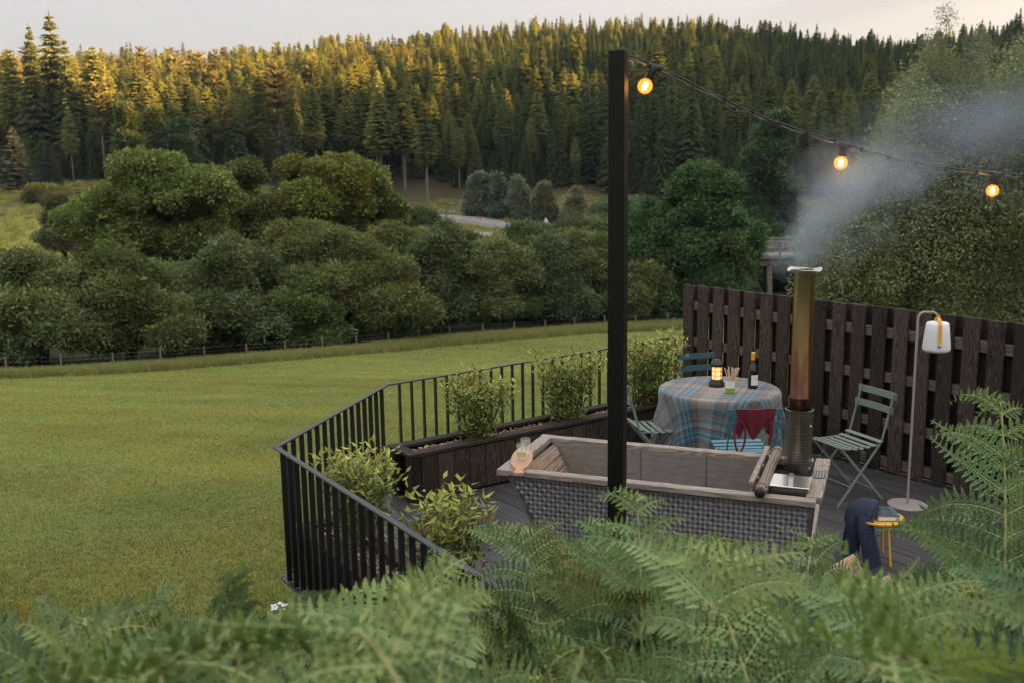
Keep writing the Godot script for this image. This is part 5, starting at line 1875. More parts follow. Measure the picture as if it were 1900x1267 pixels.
	for i in N:
		for j in rowsn:
			g.quad(S.call(i, j), S.call(i, j + 1), S.call(i + 1, j + 1), S.call(i + 1, j))
	part("swimsuit_body", g.mesh(), M.red, sw)
	var loop := PackedVector3Array()
	for k in 25:
		var a := TAU * k / 24.0
		loop.push_back(Vector3(0.105 + cos(a) * 0.038, 0.62 + sin(a) * 0.115, -0.285 + 0.01 * sin(a * 2.0)))
	g = Geo.new()
	g.tube(loop, [0.008], 7, false)
	part("strap", g.mesh(), M.red, sw)
	g = Geo.new()
	g.tube([Vector3(-0.115, 0.72, -0.29), Vector3(-0.12, 0.62, -0.28), Vector3(-0.105, 0.55, -0.275)], [0.017, 0.015, 0.008], 8)
	part("strap", g.mesh(), M.red, sw)

func lamp(at: Vector3, c: Color, e: float, size: float) -> void:
	var l := OmniLight3D.new()
	l.name = numbered("glow")
	add_child(l)
	l.position = at
	l.light_color = c
	l.light_energy = e
	l.light_size = size
	l.omni_range = 30.0
	l.omni_attenuation = 2.0
	l.shadow_enabled = true

func floor_lamp() -> void:
	var b := Vector3(2.93, 0, -6.90)
	var o := thing("lamp_stand", "slim taupe lamp stand with a hooked top by the timber fence", "lamp stand", b)
	var g := Geo.new()
	g.lathe(Transform3D(), [Vector2(0, 0), Vector2(0.14, 0), Vector2(0.142, 0.004), Vector2(0.14, 0.008), Vector2(0, 0.01)], 32)
	part("base_plate", g.mesh(), M.taupe, o)
	g = Geo.new()
	var path := PackedVector3Array([Vector3(0.0, 0.008, 0), Vector3(0.0, 1.40, 0)])
	for k in range(1, 9):
		var a := PI * 0.5 * k / 8.0
		path.push_back(Vector3(0.05 - 0.05 * cos(a), 1.40 + 0.05 * sin(a), 0))
	path.push_back(Vector3(0.10, 1.447, 0))
	for k in range(1, 7):
		var a := PI * 0.5 * k / 6.0
		path.push_back(Vector3(0.10 + 0.045 * sin(a), 1.40 + 0.047 * cos(a), 0))
	g.tube(path, [0.0085], 10)
	part("pole", g.mesh(), M.taupe, o)
	var lp := thing("portable_lamp", "white drum lantern with a yellow strap hanging from the lamp stand", "lamp", b + Vector3(0.145, 1.16, 0))
	g = Geo.new()
	g.lathe(Transform3D(), [Vector2(0, 0.0), Vector2(0.06, 0.0), Vector2(0.082, 0.004), Vector2(0.094, 0.016), Vector2(0.096, 0.03), Vector2(0.084, 0.15), Vector2(0.077, 0.204), Vector2(0.07, 0.212), Vector2(0.05, 0.216), Vector2(0, 0.217)], 36)
	part("lamp_body", g.mesh(), M.shade, lp)
	g = Geo.new()
	# strap from the front stud over the top to the back stud
	var side := Vector3(0.98, 0, 0.2).normalized()
	var fr := Vector3(-0.2, 0, 0.98).normalized()
	var pts := [Vector3(0, 0.05, 0) + fr * 0.1, Vector3(0, 0.10, 0) + fr * 0.093, Vector3(0, 0.2, 0) + fr * 0.083, Vector3(0, 0.232, 0) + fr * 0.06, Vector3(0, 0.246, 0) + fr * 0.02, Vector3(0, 0.246, 0) - fr * 0.02, Vector3(0, 0.232, 0) - fr * 0.06, Vector3(0, 0.2, 0) - fr * 0.083, Vector3(0, 0.1, 0) - fr * 0.093]
	for k in pts.size() - 1:
		var xf := line_xf(pts[k], pts[k + 1])
		var y := xf.basis.y
		g.box(Transform3D(Basis(side, y, side.cross(y)), xf.origin), Vector3(0.024, pts[k].distance_to(pts[k + 1]) + 0.004, 0.004), 0.001)
	part("strap", g.mesh(), M.gold, lp)
	g = Geo.new()
	g.lathe(Transform3D(Basis(side, PI / 2), Vector3(0, 0.058, 0) + fr * 0.099), [Vector2(0, 0), Vector2(0.011, 0), Vector2(0.011, 0.005), Vector2(0, 0.007)], 14)
	part("stud", g.mesh(), M.lid, lp)
	g = Geo.new()
	g.tube([Vector3(0, 0.246, 0), Vector3(0, 0.262, 0)], [0.014], 10)
	part("hanger", g.mesh(), M.gold, lp)

func loft(g: Geo, c: Array, w: Array, th: Array, side: Vector3) -> void:
	var n := c.size()
	var K := 14
	var rings := []
	for k in n:
		var dir: Vector3 = (c[mini(k + 1, n - 1)] - c[maxi(k - 1, 0)]).normalized()
		var s := (side - dir * side.dot(dir)).normalized()
		var u := s.cross(dir)
		var r := []
		for j in K:
			var a := TAU * j / K
			var wob := 1.0 + 0.14 * sin(a * 3.0 + k * 0.9) + 0.1 * sin(a * 5.0 - k * 1.7)
			r.append([c[k] + s * cos(a) * w[k] * wob + u * sin(a) * th[k] * wob, (s * cos(a) / w[k] + u * sin(a) / th[k]).normalized()])
		rings.append(r)
	for k in n - 1:
		for j in K:
			var j2 := (j + 1) % K
			g.quadn(rings[k][j2][0], rings[k][j][0], rings[k + 1][j][0], rings[k + 1][j2][0], rings[k][j2][1], rings[k][j][1], rings[k + 1][j][1], rings[k + 1][j2][1])

func stool_group() -> void:
	var c := Vector3(2.325, 0, -5.905)
	var o := thing("side_table", "low yellow metal side table with three thin legs", "side table", c)
	var g := Geo.new()
	g.lathe(Transform3D(), [Vector2(0, 0.272), Vector2(0.15, 0.272), Vector2(0.157, 0.278), Vector2(0.157, 0.288), Vector2(0.15, 0.29), Vector2(0.146, 0.286), Vector2(0, 0.285)], 40)
	part("table_top", g.mesh(), M.yellow, o)
	for k in 3:
		var a := TAU * k / 3.0 + 1.2
		g = Geo.new()
		g.tube([Vector3(cos(a) * 0.09, 0.272, sin(a) * 0.09), Vector3(cos(a) * 0.13, 0.0, sin(a) * 0.13)], [0.008, 0.0075], 8)
		part("leg", g.mesh(), M.yellow, o)
	var bk := thing("book", "paperback book with a blue cover on the yellow side table", "book", c + Vector3(0.045, 0.287, -0.005), deg_to_rad(-4))
	g = Geo.new()
	g.box(T(Vector3(0, 0.016, 0)), Vector3(0.136, 0.026, 0.188), 0.0)
	part("pages", g.mesh(), M.paper, bk)
	g = Geo.new()
	g.box(T(Vector3(0, 0.0305, 0)), Vector3(0.14, 0.003, 0.192), 0.001)
	g.box(T(Vector3(0, 0.0015, 0)), Vector3(0.14, 0.003, 0.192), 0.001)
	var cv := mat(lin(0.10, 0.15, 0.19), 0.5)
	cv.albedo_texture = noise_tex(99, 0.02, 3, 0.35, 1.0, 128, FastNoiseLite.TYPE_CELLULAR)
	cv.uv1_triplanar = true
	cv.uv1_scale = Vector3(7, 7, 7)
	part("cover", g.mesh(), cv, bk)
	var je := thing("blue_jeans", "dark blue denim jeans slung over the yellow side table", "jeans", c)
	g = Geo.new() # waist and seat bunched on the table
	loft(g, [Vector3(0.0, 0.335, -0.13), Vector3(-0.03, 0.355, -0.10), Vector3(-0.08, 0.35, -0.04), Vector3(-0.125, 0.325, 0.01), Vector3(-0.16, 0.27, 0.04), Vector3(-0.16, 0.2, 0.055)], [0.05, 0.075, 0.085, 0.09, 0.075, 0.05], [0.012, 0.02, 0.03, 0.03, 0.026, 0.015], Vector3(0.55, 0.1, 0.8))
	part("waist", g.mesh(), M.denim, je)
	g = Geo.new() # stitched band round the open waist
	var band := PackedVector3Array()
	for k in 17: band.push_back(Vector3(0.004, 0.338, -0.132) + Vector3(0.55, 0.1, 0.8).normalized() * cos(TAU * k / 16.0) * 0.055 + Vector3(0.2, 0.9, -0.25).normalized() * sin(TAU * k / 16.0) * 0.016)
	g.tube(band, [0.005], 6, false)
	part("waistband", g.mesh(), M.seam, je)
	for sm in [[Vector3(-0.028, 0.36, 0.02), Vector3(-0.066, 0.31, 0.094), Vector3(-0.072, 0.235, 0.137), Vector3(-0.052, 0.135, 0.152), Vector3(-0.026, 0.03, 0.16)]]:
		g = Geo.new()
		g.tube(sm, [0.0022], 5, false)
		part("side_seam", g.mesh(), M.seam, je)
	g = Geo.new()
	loft(g, [Vector3(-0.07, 0.33, 0.0), Vector3(-0.115, 0.30, 0.08), Vector3(-0.12, 0.23, 0.12), Vector3(-0.10, 0.13, 0.14), Vector3(-0.075, 0.03, 0.155), Vector3(-0.07, 0.012, 0.16)], [0.05, 0.052, 0.05, 0.052, 0.056, 0.054], [0.018, 0.02, 0.014, 0.013, 0.013, 0.009], Vector3(0.9, 0.25, -0.1))
	part("trouser_leg", g.mesh(), M.denim, je)
	g = Geo.new()
	loft(g, [Vector3(-0.11, 0.32, -0.02), Vector3(-0.17, 0.27, 0.03), Vector3(-0.185, 0.2, 0.06), Vector3(-0.195, 0.1, 0.07), Vector3(-0.19, 0.05, 0.075)], [0.05, 0.05, 0.05, 0.05, 0.05], [0.024, 0.026, 0.018, 0.016, 0.012], Vector3(0.8, 0.1, 0.5))
	part("trouser_leg", g.mesh(), M.denim, je)
	# split logs on the floor by the tub foot
	R.seed = 55
	var spots := [[1.98, -5.60, 0.4, 0.05, "split log lying nearest the yellow side table"], [1.90, -5.48, 1.0, 0.05, "split log lying against the tub foot"], [2.03, -5.48, 0.1, 0.05, "split log in the middle of the small firewood heap"], [1.96, -5.53, 0.75, 0.125, "split log on top of the small firewood heap"], [2.12, -5.42, 0.55, 0.05, "split log at the outer end of the small firewood heap"]]
	for s in spots:
		g = Geo.new()
		var len := rnd(0.24, 0.3)
		var r := rnd(0.05, 0.062)
		var sec := []
		for k in 6: sec.append(Vector2(cos(-0.4 + k * 0.36), sin(-0.4 + k * 0.36)) * r * rnd(0.9, 1.08))
		sec.append(Vector2(-0.4, -0.35) * r)
		for k in sec.size():
			var a: Vector2 = sec[k]
			var b: Vector2 = sec[(k + 1) % sec.size()]
			g.quad(Vector3(-len / 2, a.y, a.x), Vector3(-len / 2, b.y, b.x), Vector3(len / 2, b.y, b.x), Vector3(len / 2, a.y, a.x), Vector2(k * 0.1, 0), Vector2(k * 0.1 + 0.1, 0), Vector2(k * 0.1 + 0.1, 0.3), Vector2(k * 0.1, 0.3))
		for k in range(1, sec.size() - 1):
			g.tri(Vector3(len / 2, sec[0].y, sec[0].x), Vector3(len / 2, sec[k].y, sec[k].x), Vector3(len / 2, sec[k + 1].y, sec[k + 1].x))
			g.tri(Vector3(-len / 2, sec[0].y, sec[0].x), Vector3(-len / 2, sec[k + 1].y, sec[k + 1].x), Vector3(-len / 2, sec[k].y, sec[k].x))
		var lo := solo("split_log", g.mesh(), M.log, s[4], "log", Vector3(s[0], s[3] - 0.03, s[1]), s[2], "firewood by the tub")

func light_post() -> void:
	var at := Vector3(0.603, -0.4, -5.45)
	var o := thing("light_post", "tall square black timber post holding the festoon lights", "post", at, deg_to_rad(-21.5))
	var g := Geo.new()
	g.box(T(Vector3(0, 1.765, 0)), Vector3(0.092, 3.53, 0.092), 0.004)
	part("shaft", g.mesh(), M.black_wood, o)
	g = Geo.new()
	g.tube([Vector3(0.046, 3.42, 0.01), Vector3(0.075, 3.43, 0.01), Vector3(0.085, 3.45, 0.01), Vector3(0.075, 3.47, 0.01), Vector3(0.05, 3.47, 0.01)], [0.004], 6)
	part("screw_eye", g.mesh(), M.steel, o)
	# festoon string
	var f := thing("festoon_lights", "black festoon cable strung with three glowing bulbs from the post", "string lights", Vector3.ZERO)
	var cable := [Vector3(0.665, 3.095, -5.45), Vector3(0.807, 3.047, -5.5), Vector3(1.089, 2.937, -5.65), Vector3(1.557, 2.767, -5.9), Vector3(2.101, 2.628, -6.2), Vector3(2.685, 2.501, -6.5), Vector3(3.365, 2.423, -6.8), Vector3(3.9, 2.405, -7.03), Vector3(4.8, 2.45, -7.4), Vector3(6.0, 2.62, -7.9)]
	var cv := Curve3D.new()
	for k in cable.size():
		var tn: Vector3 = (cable[mini(k + 1, cable.size() - 1)] - cable[maxi(k - 1, 0)]) / 6.0
		cv.add_point(cable[k], -tn, tn)
	cv.bake_interval = 0.06
	var bp := cv.get_baked_points()
	R.seed = 12
	for w in 2:
		var pts := PackedVector3Array()
		for k in bp.size():
			pts.push_back(bp[k] + Vector3(0, (0.006 if w == 0 else -0.007) + 0.004 * sin(k * 0.9 + w * 2.0) , 0.004 * cos(k * 0.7 + w * 3.0)))
		g = Geo.new()
		g.tube(pts, [0.0058 if w == 0 else 0.0030], 6, false)
		part("cable" if w == 0 else "support_wire", g.mesh(), M.black_paint if w == 0 else M.steel, f)
	for k in range(4, bp.size(), 6):
		g = Geo.new()
		g.box(T(bp[k], rnd(0, 1)), Vector3(0.009, 0.034, 0.022), 0.002)
		g.tube([bp[k] + Vector3(0, 0.014, 0), bp[k] + Vector3(rnd(-0.01, 0.01), 0.036, 0.004)], [0.0016], 4)
		part("cable_tie", g.mesh(), M.black_paint, f)
	var lead := Geo.new()
	lead.tube([Vector3(0.655, 2.99, -5.45), Vector3(0.70, 3.005, -5.44), Vector3(0.76, 3.022, -5.47), Vector3(0.80, 3.03, -5.5)], [0.006], 6)
	part("lead_in", lead.mesh(), M.black_paint, f)
	var core := mat(Color.WHITE, 0.5)
	core.emission_enabled = true
	core.emission = Color(1.0, 0.80, 0.46)
	core.emission_energy_multiplier = 1.2
	var globe := mat(Color(1.0, 0.62, 0.25, 0.30), 0.3)
	globe.transparency = BaseMaterial3D.TRANSPARENCY_ALPHA
	globe.emission_enabled = true
	globe.emission = Color(1.0, 0.52, 0.14)
	globe.emission_energy_multiplier = 0.12
	for s in [[Vector3(0.807, 3.044, -5.5), Vector3(-0.052, -0.099, 0.0)], [Vector3(2.101, 2.625, -6.2), Vector3(-0.012, -0.113, 0.0)], [Vector3(3.365, 2.42, -6.8), Vector3(-0.010, -0.104, 0.0)]]:
		var dn: Vector3 = s[1].normalized()
		var xf := line_xf(s[0] + dn, s[0])
		xf.origin = s[0]
		g = Geo.new()
		g.lathe(xf, [Vector2(0, -0.072), Vector2(0.021, -0.072), Vector2(0.0235, -0.066), Vector2(0.0235, -0.02), Vector2(0.03, -0.016), Vector2(0.031, 0.004), Vector2(0.026, 0.012), Vector2(0, 0.013)], 18)
		var hd := part("lamp_holder", g.mesh(), M.black_paint, f)
		g = Geo.new()
		var dir2 := Vector3(0.93, -0.2, -0.3).normalized()
		g.box(line_xf(s[0] - dir2 * 0.045 + Vector3(0, 0.004, 0), s[0] + dir2 * 0.045 + Vector3(0, 0.004, 0)), Vector3(0.026, 0.1, 0.026), 0.006)
		part("cable_clamp", g.mesh(), M.black_paint, hd)
		var bx := xf
		bx.origin = s[0] + dn * 0.112
		g = Geo.new()
		var pr := PackedVector2Array()
		for k in 15:
			var a := -PI / 2 + PI * 0.87 * k / 14.0
			pr.push_back(Vector2(cos(a) * 0.041, sin(a) * 0.041))
		pr.push_back(Vector2(0.016, 0.046))
		g.lathe(bx, pr, 24)
		part("bulb_globe", g.mesh(), globe, hd)
		g = Geo.new()
		g.lathe(bx, [Vector2(0, -0.026), Vector2(0.011, -0.02), Vector2(0.0145, 0.0), Vector2(0.012, 0.018), Vector2(0, 0.03)], 14)
		part("bulb_filament", g.mesh(), core, hd)
		lamp(bx.origin, Color(1.0, 0.66, 0.32), 0.002, 0.04)

# ---------------------------------------------------------------- foliage building blocks
func leaf(g: Geo, p: Vector3, dir: Vector3, side: Vector3, l: float, w: float, fold: float) -> void:
	var nrm := dir.cross(side).normalized()
	var tip := p + dir * l - nrm * fold * l
	var mid := p + dir * l * 0.45
	var a := mid + side * w * 0.5 + nrm * fold * l * 0.3
	var b := mid - side * w * 0.5 + nrm * fold * l * 0.3
	g.tri(p, b, tip)
	g.tri(p, tip, a)

func clump(count: int, radius: float, l: float, w: float, flat: float, seed_: int, vary := 0.25) -> ArrayMesh:
	R.seed = seed_
	var g := Geo.new()
	g.colored = true
	for k in count:
		var q := Vector3(rnd(-1, 1), rnd(-1, 1) * flat, rnd(-1, 1))
		if q.length() > 1.0: q = q.normalized() * rnd(0.5, 1.0)
		var dir := (q.normalized() * 0.9 + Vector3(rnd(-1, 1), rnd(-0.7, 0.5), rnd(-1, 1))).normalized()
		var side := dir.cross(Vector3(rnd(-0.5, 0.5), 1, rnd(-0.5, 0.5))).normalized()
		var f := rnd(1.0 - vary, 1.0 + vary)
		g.tint = Color(f * rnd(0.92, 1.1), f, f * rnd(0.85, 1.1))
		leaf(g, q * radius, dir, side, l * rnd(0.7, 1.25), w * rnd(0.8, 1.2), rnd(0.0, 0.25))
	return g.mesh()

var CL := {}
func clump_meshes() -> void:
	CL.broad = [clump(20, 0.42, 0.25, 0.19, 0.5, 11), clump(20, 0.46, 0.26, 0.19, 0.55, 12), clump(18, 0.4, 0.24, 0.18, 0.6, 13)]
	CL.fine = [clump(24, 0.42, 0.22, 0.13, 0.55, 21), clump(24, 0.46, 0.23, 0.13, 0.5, 22), clump(22, 0.4, 0.2, 0.12, 0.6, 23)]
	CL.birch = [clump(46, 0.21, 0.038, 0.027, 0.9, 31, 0.35), clump(46, 0.24, 0.041, 0.029, 0.8, 32, 0.35), clump(42, 0.2, 0.036, 0.026, 1.0, 33, 0.35)]

func lobe_clumps(out: Array, tints: Array, c: Vector3, r: Vector3, n: int, scale: float, col: Color, vary: float) -> void:
	for k in n:
		var dir := Vector3(rnd(-1, 1), rnd(-0.45, 1), rnd(-1, 1))
		while dir.length() < 0.1 or dir.length() > 1.0: dir = Vector3(rnd(-1, 1), rnd(-0.45, 1), rnd(-1, 1))
		dir = dir.normalized()
		var q := c + dir * r * (rnd(0.72, 1.06) if R.randf() < 0.8 else rnd(0.3, 0.8))
		var b := rand_basis() if R.randf() < 0.3 else Basis(Vector3.UP, rnd(0, TAU)) * Basis(Vector3(rnd(-1, 1), 0, rnd(-1, 1)).normalized(), rnd(0, 0.7))
		out.append(Transform3D(b.scaled(Vector3.ONE * scale * rnd(0.75, 1.25)), q))
		var f := rnd(1.0 - vary, 1.0 + vary)
		tints.append(Color(col.r * f * rnd(0.93, 1.08), col.g * f, col.b * f * rnd(0.9, 1.1)))

func crown_node(called: String, parent: Node3D, meshes: Array, xf: Array, tints: Array, m: Material) -> void:
	var o := Node3D.new()
	o.name = called
	parent.add_child(o, true)
	for j in meshes.size():
		var a := []
		var t := PackedColorArray()
		for k in range(j, xf.size(), meshes.size()):
			a.append(xf[k]); t.push_back(tints[k])
		tag(many("foliage", meshes[j], m, o, a, t), "", "", "", "stuff")

const KIND := { # base colour (linear), clump set, lobe size (of width), clumps per square metre of lobe, scale
	"alder": [Color(0.158, 0.190, 0.080), "fine", 0.135, 6.5, 1.3], "lime": [Color(0.115, 0.175, 0.062), "broad", 0.16, 7.5, 0.95], "syc": [Color(0.215, 0.265, 0.080), "broad", 0.125, 5.5, 1.35],
	"syc2": [Color(0.150, 0.195, 0.080), "broad", 0.17, 6.0, 1.25], "willow": [Color(0.190, 0.220, 0.135), "fine", 0.2, 6.0, 1.15], "maple": [Color(0.092, 0.165, 0.068), "broad", 0.11, 6.5, 1.2], "bush": [Color(0.175, 0.200, 0.092), "fine", 0.18, 5.0, 1.8],
	"cypress": [Color(0.105, 0.140, 0.062), "fine", 0.13, 5.0, 2.2], "young": [Color(0.215, 0.240, 0.165), "fine", 0.11, 5.0, 1.9]}

func broadleaf(k: String, x: float, d: float, h: float, w: float, cb: float, label: String, shade := 1.0) -> void:
	var called: String = {"alder": "alder_tree", "lime": "leafy_shrub", "syc": "sycamore_tree", "syc2": "sycamore_tree", "willow": "willow_tree", "maple": "maple_tree", "bush": "roadside_bush", "cypress": "cypress_tree", "young": "young_pine"}[k]
	var cat := "shrub" if k in ["lime", "bush"] else "tree"
	var base := Vector3(x, land(x, d) - 0.1, -d)
	var o := thing(called, label, cat, base, 0.0, {"alder": "trees along the river", "lime": "trees along the river", "bush": "bushes along the road"}.get(k, "trees beyond the river"))
	R.seed = int(absf(x) * 100 + d * 7)
	var spec: Array = KIND[k].duplicate()
	var hue := rnd(-1.0, 1.0) * (0.3 if k == "maple" else 1.0)
	if k == "lime": hue = absf(hue) * 0.6
	var lum := rnd(0.82, 1.2) if k != "maple" else 0.95
	spec[0] = Color(spec[0].r * lum * (1.0 + 0.12 * hue), spec[0].g * lum, spec[0].b * lum * (1.0 - 0.2 * hue))
	var mid := Vector3(0, (cb + h) * 0.5, 0)
	var ex := Vector3(w * 0.5, (h - cb) * 0.5, w * 0.42)
	var xf := []
	var tints := []
	var tops := []
	# a few overlapping part-crowns, each with its own rounded boughs
	var subs := []
	if k in ["cypress", "young"]:
		for i in 9:
			var u := (i + 0.3) / 9.0
			var rr := w * 0.5 * pow(1.0 - u, 0.62)
			subs.append([Vector3(rnd(-0.1, 0.1) * w, lerpf(cb + 0.6, h - 0.5, u), rnd(-0.1, 0.1) * w), Vector3(maxf(rr, 0.35), (h - cb) * 0.13, maxf(rr, 0.35))])
	else:
		var ns := 5 if w < 6.0 else 7
		for i in ns:
			var an := TAU * i / ns + rnd(-0.4, 0.4)
			var r := w * rnd(0.19, 0.29)
			var ry := minf((h - cb) * rnd(0.2, 0.3), r * 1.15)
			var reach := maxf(w * 0.5 - r, 0.1) * rnd(0.7, 1.12)
			subs.append([Vector3(cos(an) * reach, rnd(cb + ry * 0.8, h - ry * 1.25), sin(an) * reach * 0.8), Vector3(r, ry, r)])
		var rt := w * rnd(0.22, 0.28)
		subs.append([Vector3(rnd(-0.12, 0.12) * w, h - rt * 0.85, 0), Vector3(rt, rt * 0.85, rt)])
		subs.append([mid, Vector3(w * 0.3, (h - cb) * 0.36, w * 0.3)])
		if k in ["alder", "lime", "bush", "maple"]: # boughs down to the ground
			for i in 5:
				var r := w * rnd(0.17, 0.25)
				subs.append([Vector3(rnd(-1, 1) * (w * 0.5 - r * 0.6), cb + r * 0.6, rnd(-0.2, 0.9) * w * 0.3), Vector3(r, r * 0.7, r)])
	for sb in subs:
		var sr: Vector3 = sb[1]
		var lr1 := clampf(w * spec[2] * 0.95, 0.5, 1.7)
		var m := int(clampf(0.85 * (sr.x * sr.y + sr.x * sr.z + sr.y * sr.z) / (lr1 * lr1), 5, 22))
		var svar := rnd(0.88, 1.14)
		for i in m:
			var dir := Vector3(rnd(-1, 1), rnd(-0.8, 1), rnd(-1, 1)).normalized()
			var lr := lr1 * rnd(0.65, 1.3)
			var c: Vector3 = sb[0] + dir * sr * rnd(0.7, 1.0) - dir * lr * 0.35
			c.y = maxf(c.y, lr * 0.4)
			tops.append(c)
			var vcol := rnd(0.85, 1.15) * svar
			var col := Color(spec[0].r * vcol * rnd(0.92, 1.1), spec[0].g * vcol, spec[0].b * vcol) * shade
			lobe_clumps(xf, tints, c, Vector3(lr, lr * 0.72, lr), int(4.0 * PI * lr * lr * spec[3] * 0.85) + 4, spec[4] * 0.8 * rnd(0.8, 1.15), col, 0.26)
	var g := Geo.new()
	var tr := 0.028 * h + 0.05
	var top := Vector3(rnd(-0.3, 0.3), cb + (h - cb) * 0.55, 0)
	if k in ["bush", "lime"]:
		tr *= 0.6
	g.tube([Vector3(0, -0.3, 0), Vector3(rnd(-0.15, 0.15), cb * 0.5 + 0.5, 0), top], [tr * 1.3, tr, tr * 0.35], 7)
	if k == "alder": # several stems
		for s in [-1.0, 1.0]:
			g.tube([Vector3(s * 0.5, -0.3, rnd(0.2, 0.8)), Vector3(s * 0.7, 1.3, 0.7), Vector3(s * rnd(0.9, 1.8), h * 0.6, 0.3)], [0.14, 0.11, 0.04], 6)
	for i in mini(9, tops.size()):
		var a := Vector3(0, lerpf(cb * 0.7 + 0.5, top.y, rnd(0.1, 0.8)), 0)
		g.tube([a, a.lerp(tops[i], 0.5) + Vector3(0, 0.3, 0), tops[i]], [tr * 0.45, tr * 0.3, 0.03], 5)
	part("trunk", g.mesh(), M.bark_dark if k != "alder" else M.bark_grey, o)
	crown_node("crown", o, CL[spec[1]], xf, tints, M.leaf)

# ---------------------------------------------------------------- conifers (20 m tall, 3 m in radius before scaling)
func conifer(kind: String, seed_: int) -> Array:
	R.seed = seed_
	var g := Geo.new()
	g.colored = true
	var H := 20.0
	var t0: float = {"spruce": 0.06, "larch": 0.38, "pine": 0.5, "thuja": 0.02, "young": 0.06, "blue": 0.04}[kind]
	var wh: int = {"spruce": 40, "larch": 30, "pine": 15, "thuja": 30, "young": 16, "blue": 38}[kind]
	var per: int = {"spruce": 9, "larch": 8, "pine": 7, "thuja": 14, "young": 10, "blue": 8}[kind]
	for i in wh:
		var t := lerpf(t0, 0.985, (i + rnd(-0.6, 0.6)) / float(wh))
		var u := (t - t0) / (1.0 - t0)
		var rp := 1.0
		match kind:
			"spruce", "blue": rp = pow(1.0 - u, 0.8)
			"larch": rp = pow(1.0 - u, 0.6) * minf(1.0, 0.45 + u * 2.5)
			"pine": rp = 0.85 * sqrt(maxf(0.0, 1.0 - pow(absf(u - 0.3) / 0.72, 2.0)))
			"thuja": rp = pow(maxf(0.0, 1.0 - u), 0.5) * minf(1.0, 0.7 + u * 1.5)
			"young": rp = pow(maxf(0.0, 1.0 - u), 0.55) * minf(1.0, 0.6 + u * 2.0)
		for k in per:
			var an := TAU * (k + rnd(-0.4, 0.4)) / per + i * 2.4
			var rr := 3.0 * rp * rnd(0.7, 1.12) + 0.12
			if kind == "pine" and R.randf() < 0.25: continue
			var dir := Vector3(cos(an), 0, sin(an))
			var perp := Vector3(-sin(an), 0, cos(an))
			var y0 := H * (t + rnd(-0.012, 0.012))
			var lift := -0.12
			var sag := -0.18
			match kind:
				"larch": lift = 0.1; sag = -0.15
				"pine": lift = 0.35; sag = 0.0
				"thuja": lift = 0.9; sag = -0.15
				"young": lift = 0.7; sag = 0.0
				"blue": lift = 0.05; sag = -0.1
			if u > 0.8: lift += (u - 0.8) * 3.5
			var f := rnd(0.78, 1.22)
			g.tint = Color(f * rnd(0.94, 1.08), f, f * rnd(0.9, 1.1))
			var ns := clampi(int(rr * 4.4), 2, 13)
			for j in ns:
				var s := (j + rnd(0.3, 0.9)) / ns
				if kind in ["thuja"] and s < 0.5: continue
				var p := dir * rr * s + Vector3(0, y0 + rr * (lift * s + sag * s * s), 0)
				var l := 0.78 * (1.15 - 0.45 * s) * minf(1.0, 0.35 + rr * 0.35)
				for sd in [-1.0, 1.0]:
					var out = (dir * rnd(0.5, 1.0) + perp * sd * rnd(0.5, 1.0) + Vector3(0, rnd(-0.75, -0.05) if kind in ["spruce", "larch", "blue"] else rnd(-0.2, 0.6), 0)).normalized()
					g.tri(p - dir * l * 0.22 + Vector3(0, 0.1, 0), p + dir * l * 0.24, p + out * l)
					g.tri(p + Vector3(0, 0.12, 0), p - Vector3(0, 0.3 * l, 0), p + (out + dir * 0.4).normalized() * l * 0.8)
			var tip := dir * (rr + 0.15) + Vector3(0, y0 + rr * (lift + sag), 0)
			g.tri(tip - dir * 0.75 + perp * 0.17, tip - dir * 0.75 - perp * 0.17, tip)
	g.tint = Color.WHITE
	g.tri(Vector3(-0.12, H * 0.95, 0), Vector3(0.12, H * 0.95, 0), Vector3(0, H * 1.03, 0))
	g.tri(Vector3(0, H * 0.95, -0.12), Vector3(0, H * 0.95, 0.12), Vector3(0, H * 1.03, 0))
	var tk := Geo.new()
	tk.tube([Vector3(0, -1.5, 0), Vector3(0, H * 0.5, 0), Vector3(0, H * 0.97, 0)], [0.26, 0.17, 0.03], 6, false)
	if kind in ["pine", "larch"]: # dead snags below the crown
		for i in 14:
			var y := rnd(0.18, 0.55) * H
			var an := rnd(0, TAU)
			tk.tube([Vector3(0, y, 0), Vector3(cos(an) * rnd(0.8, 1.8), y - rnd(0.0, 0.5), sin(an) * rnd(0.8, 1.8))], [0.04, 0.015], 3, false)
	return [g.mesh(), tk.mesh()]

# ---------------------------------------------------------------- bracken
func ribbon(g: Geo, pts: Array, w0: float, w1: float, side: Vector3) -> void:
	for k in pts.size() - 1:
		var a := lerpf(w0, w1, float(k) / (pts.size() - 1))
		var b := lerpf(w0, w1, float(k + 1) / (pts.size() - 1))
		g.quad(pts[k] - side * a, pts[k] + side * a, pts[k + 1] + side * b, pts[k + 1] - side * b)

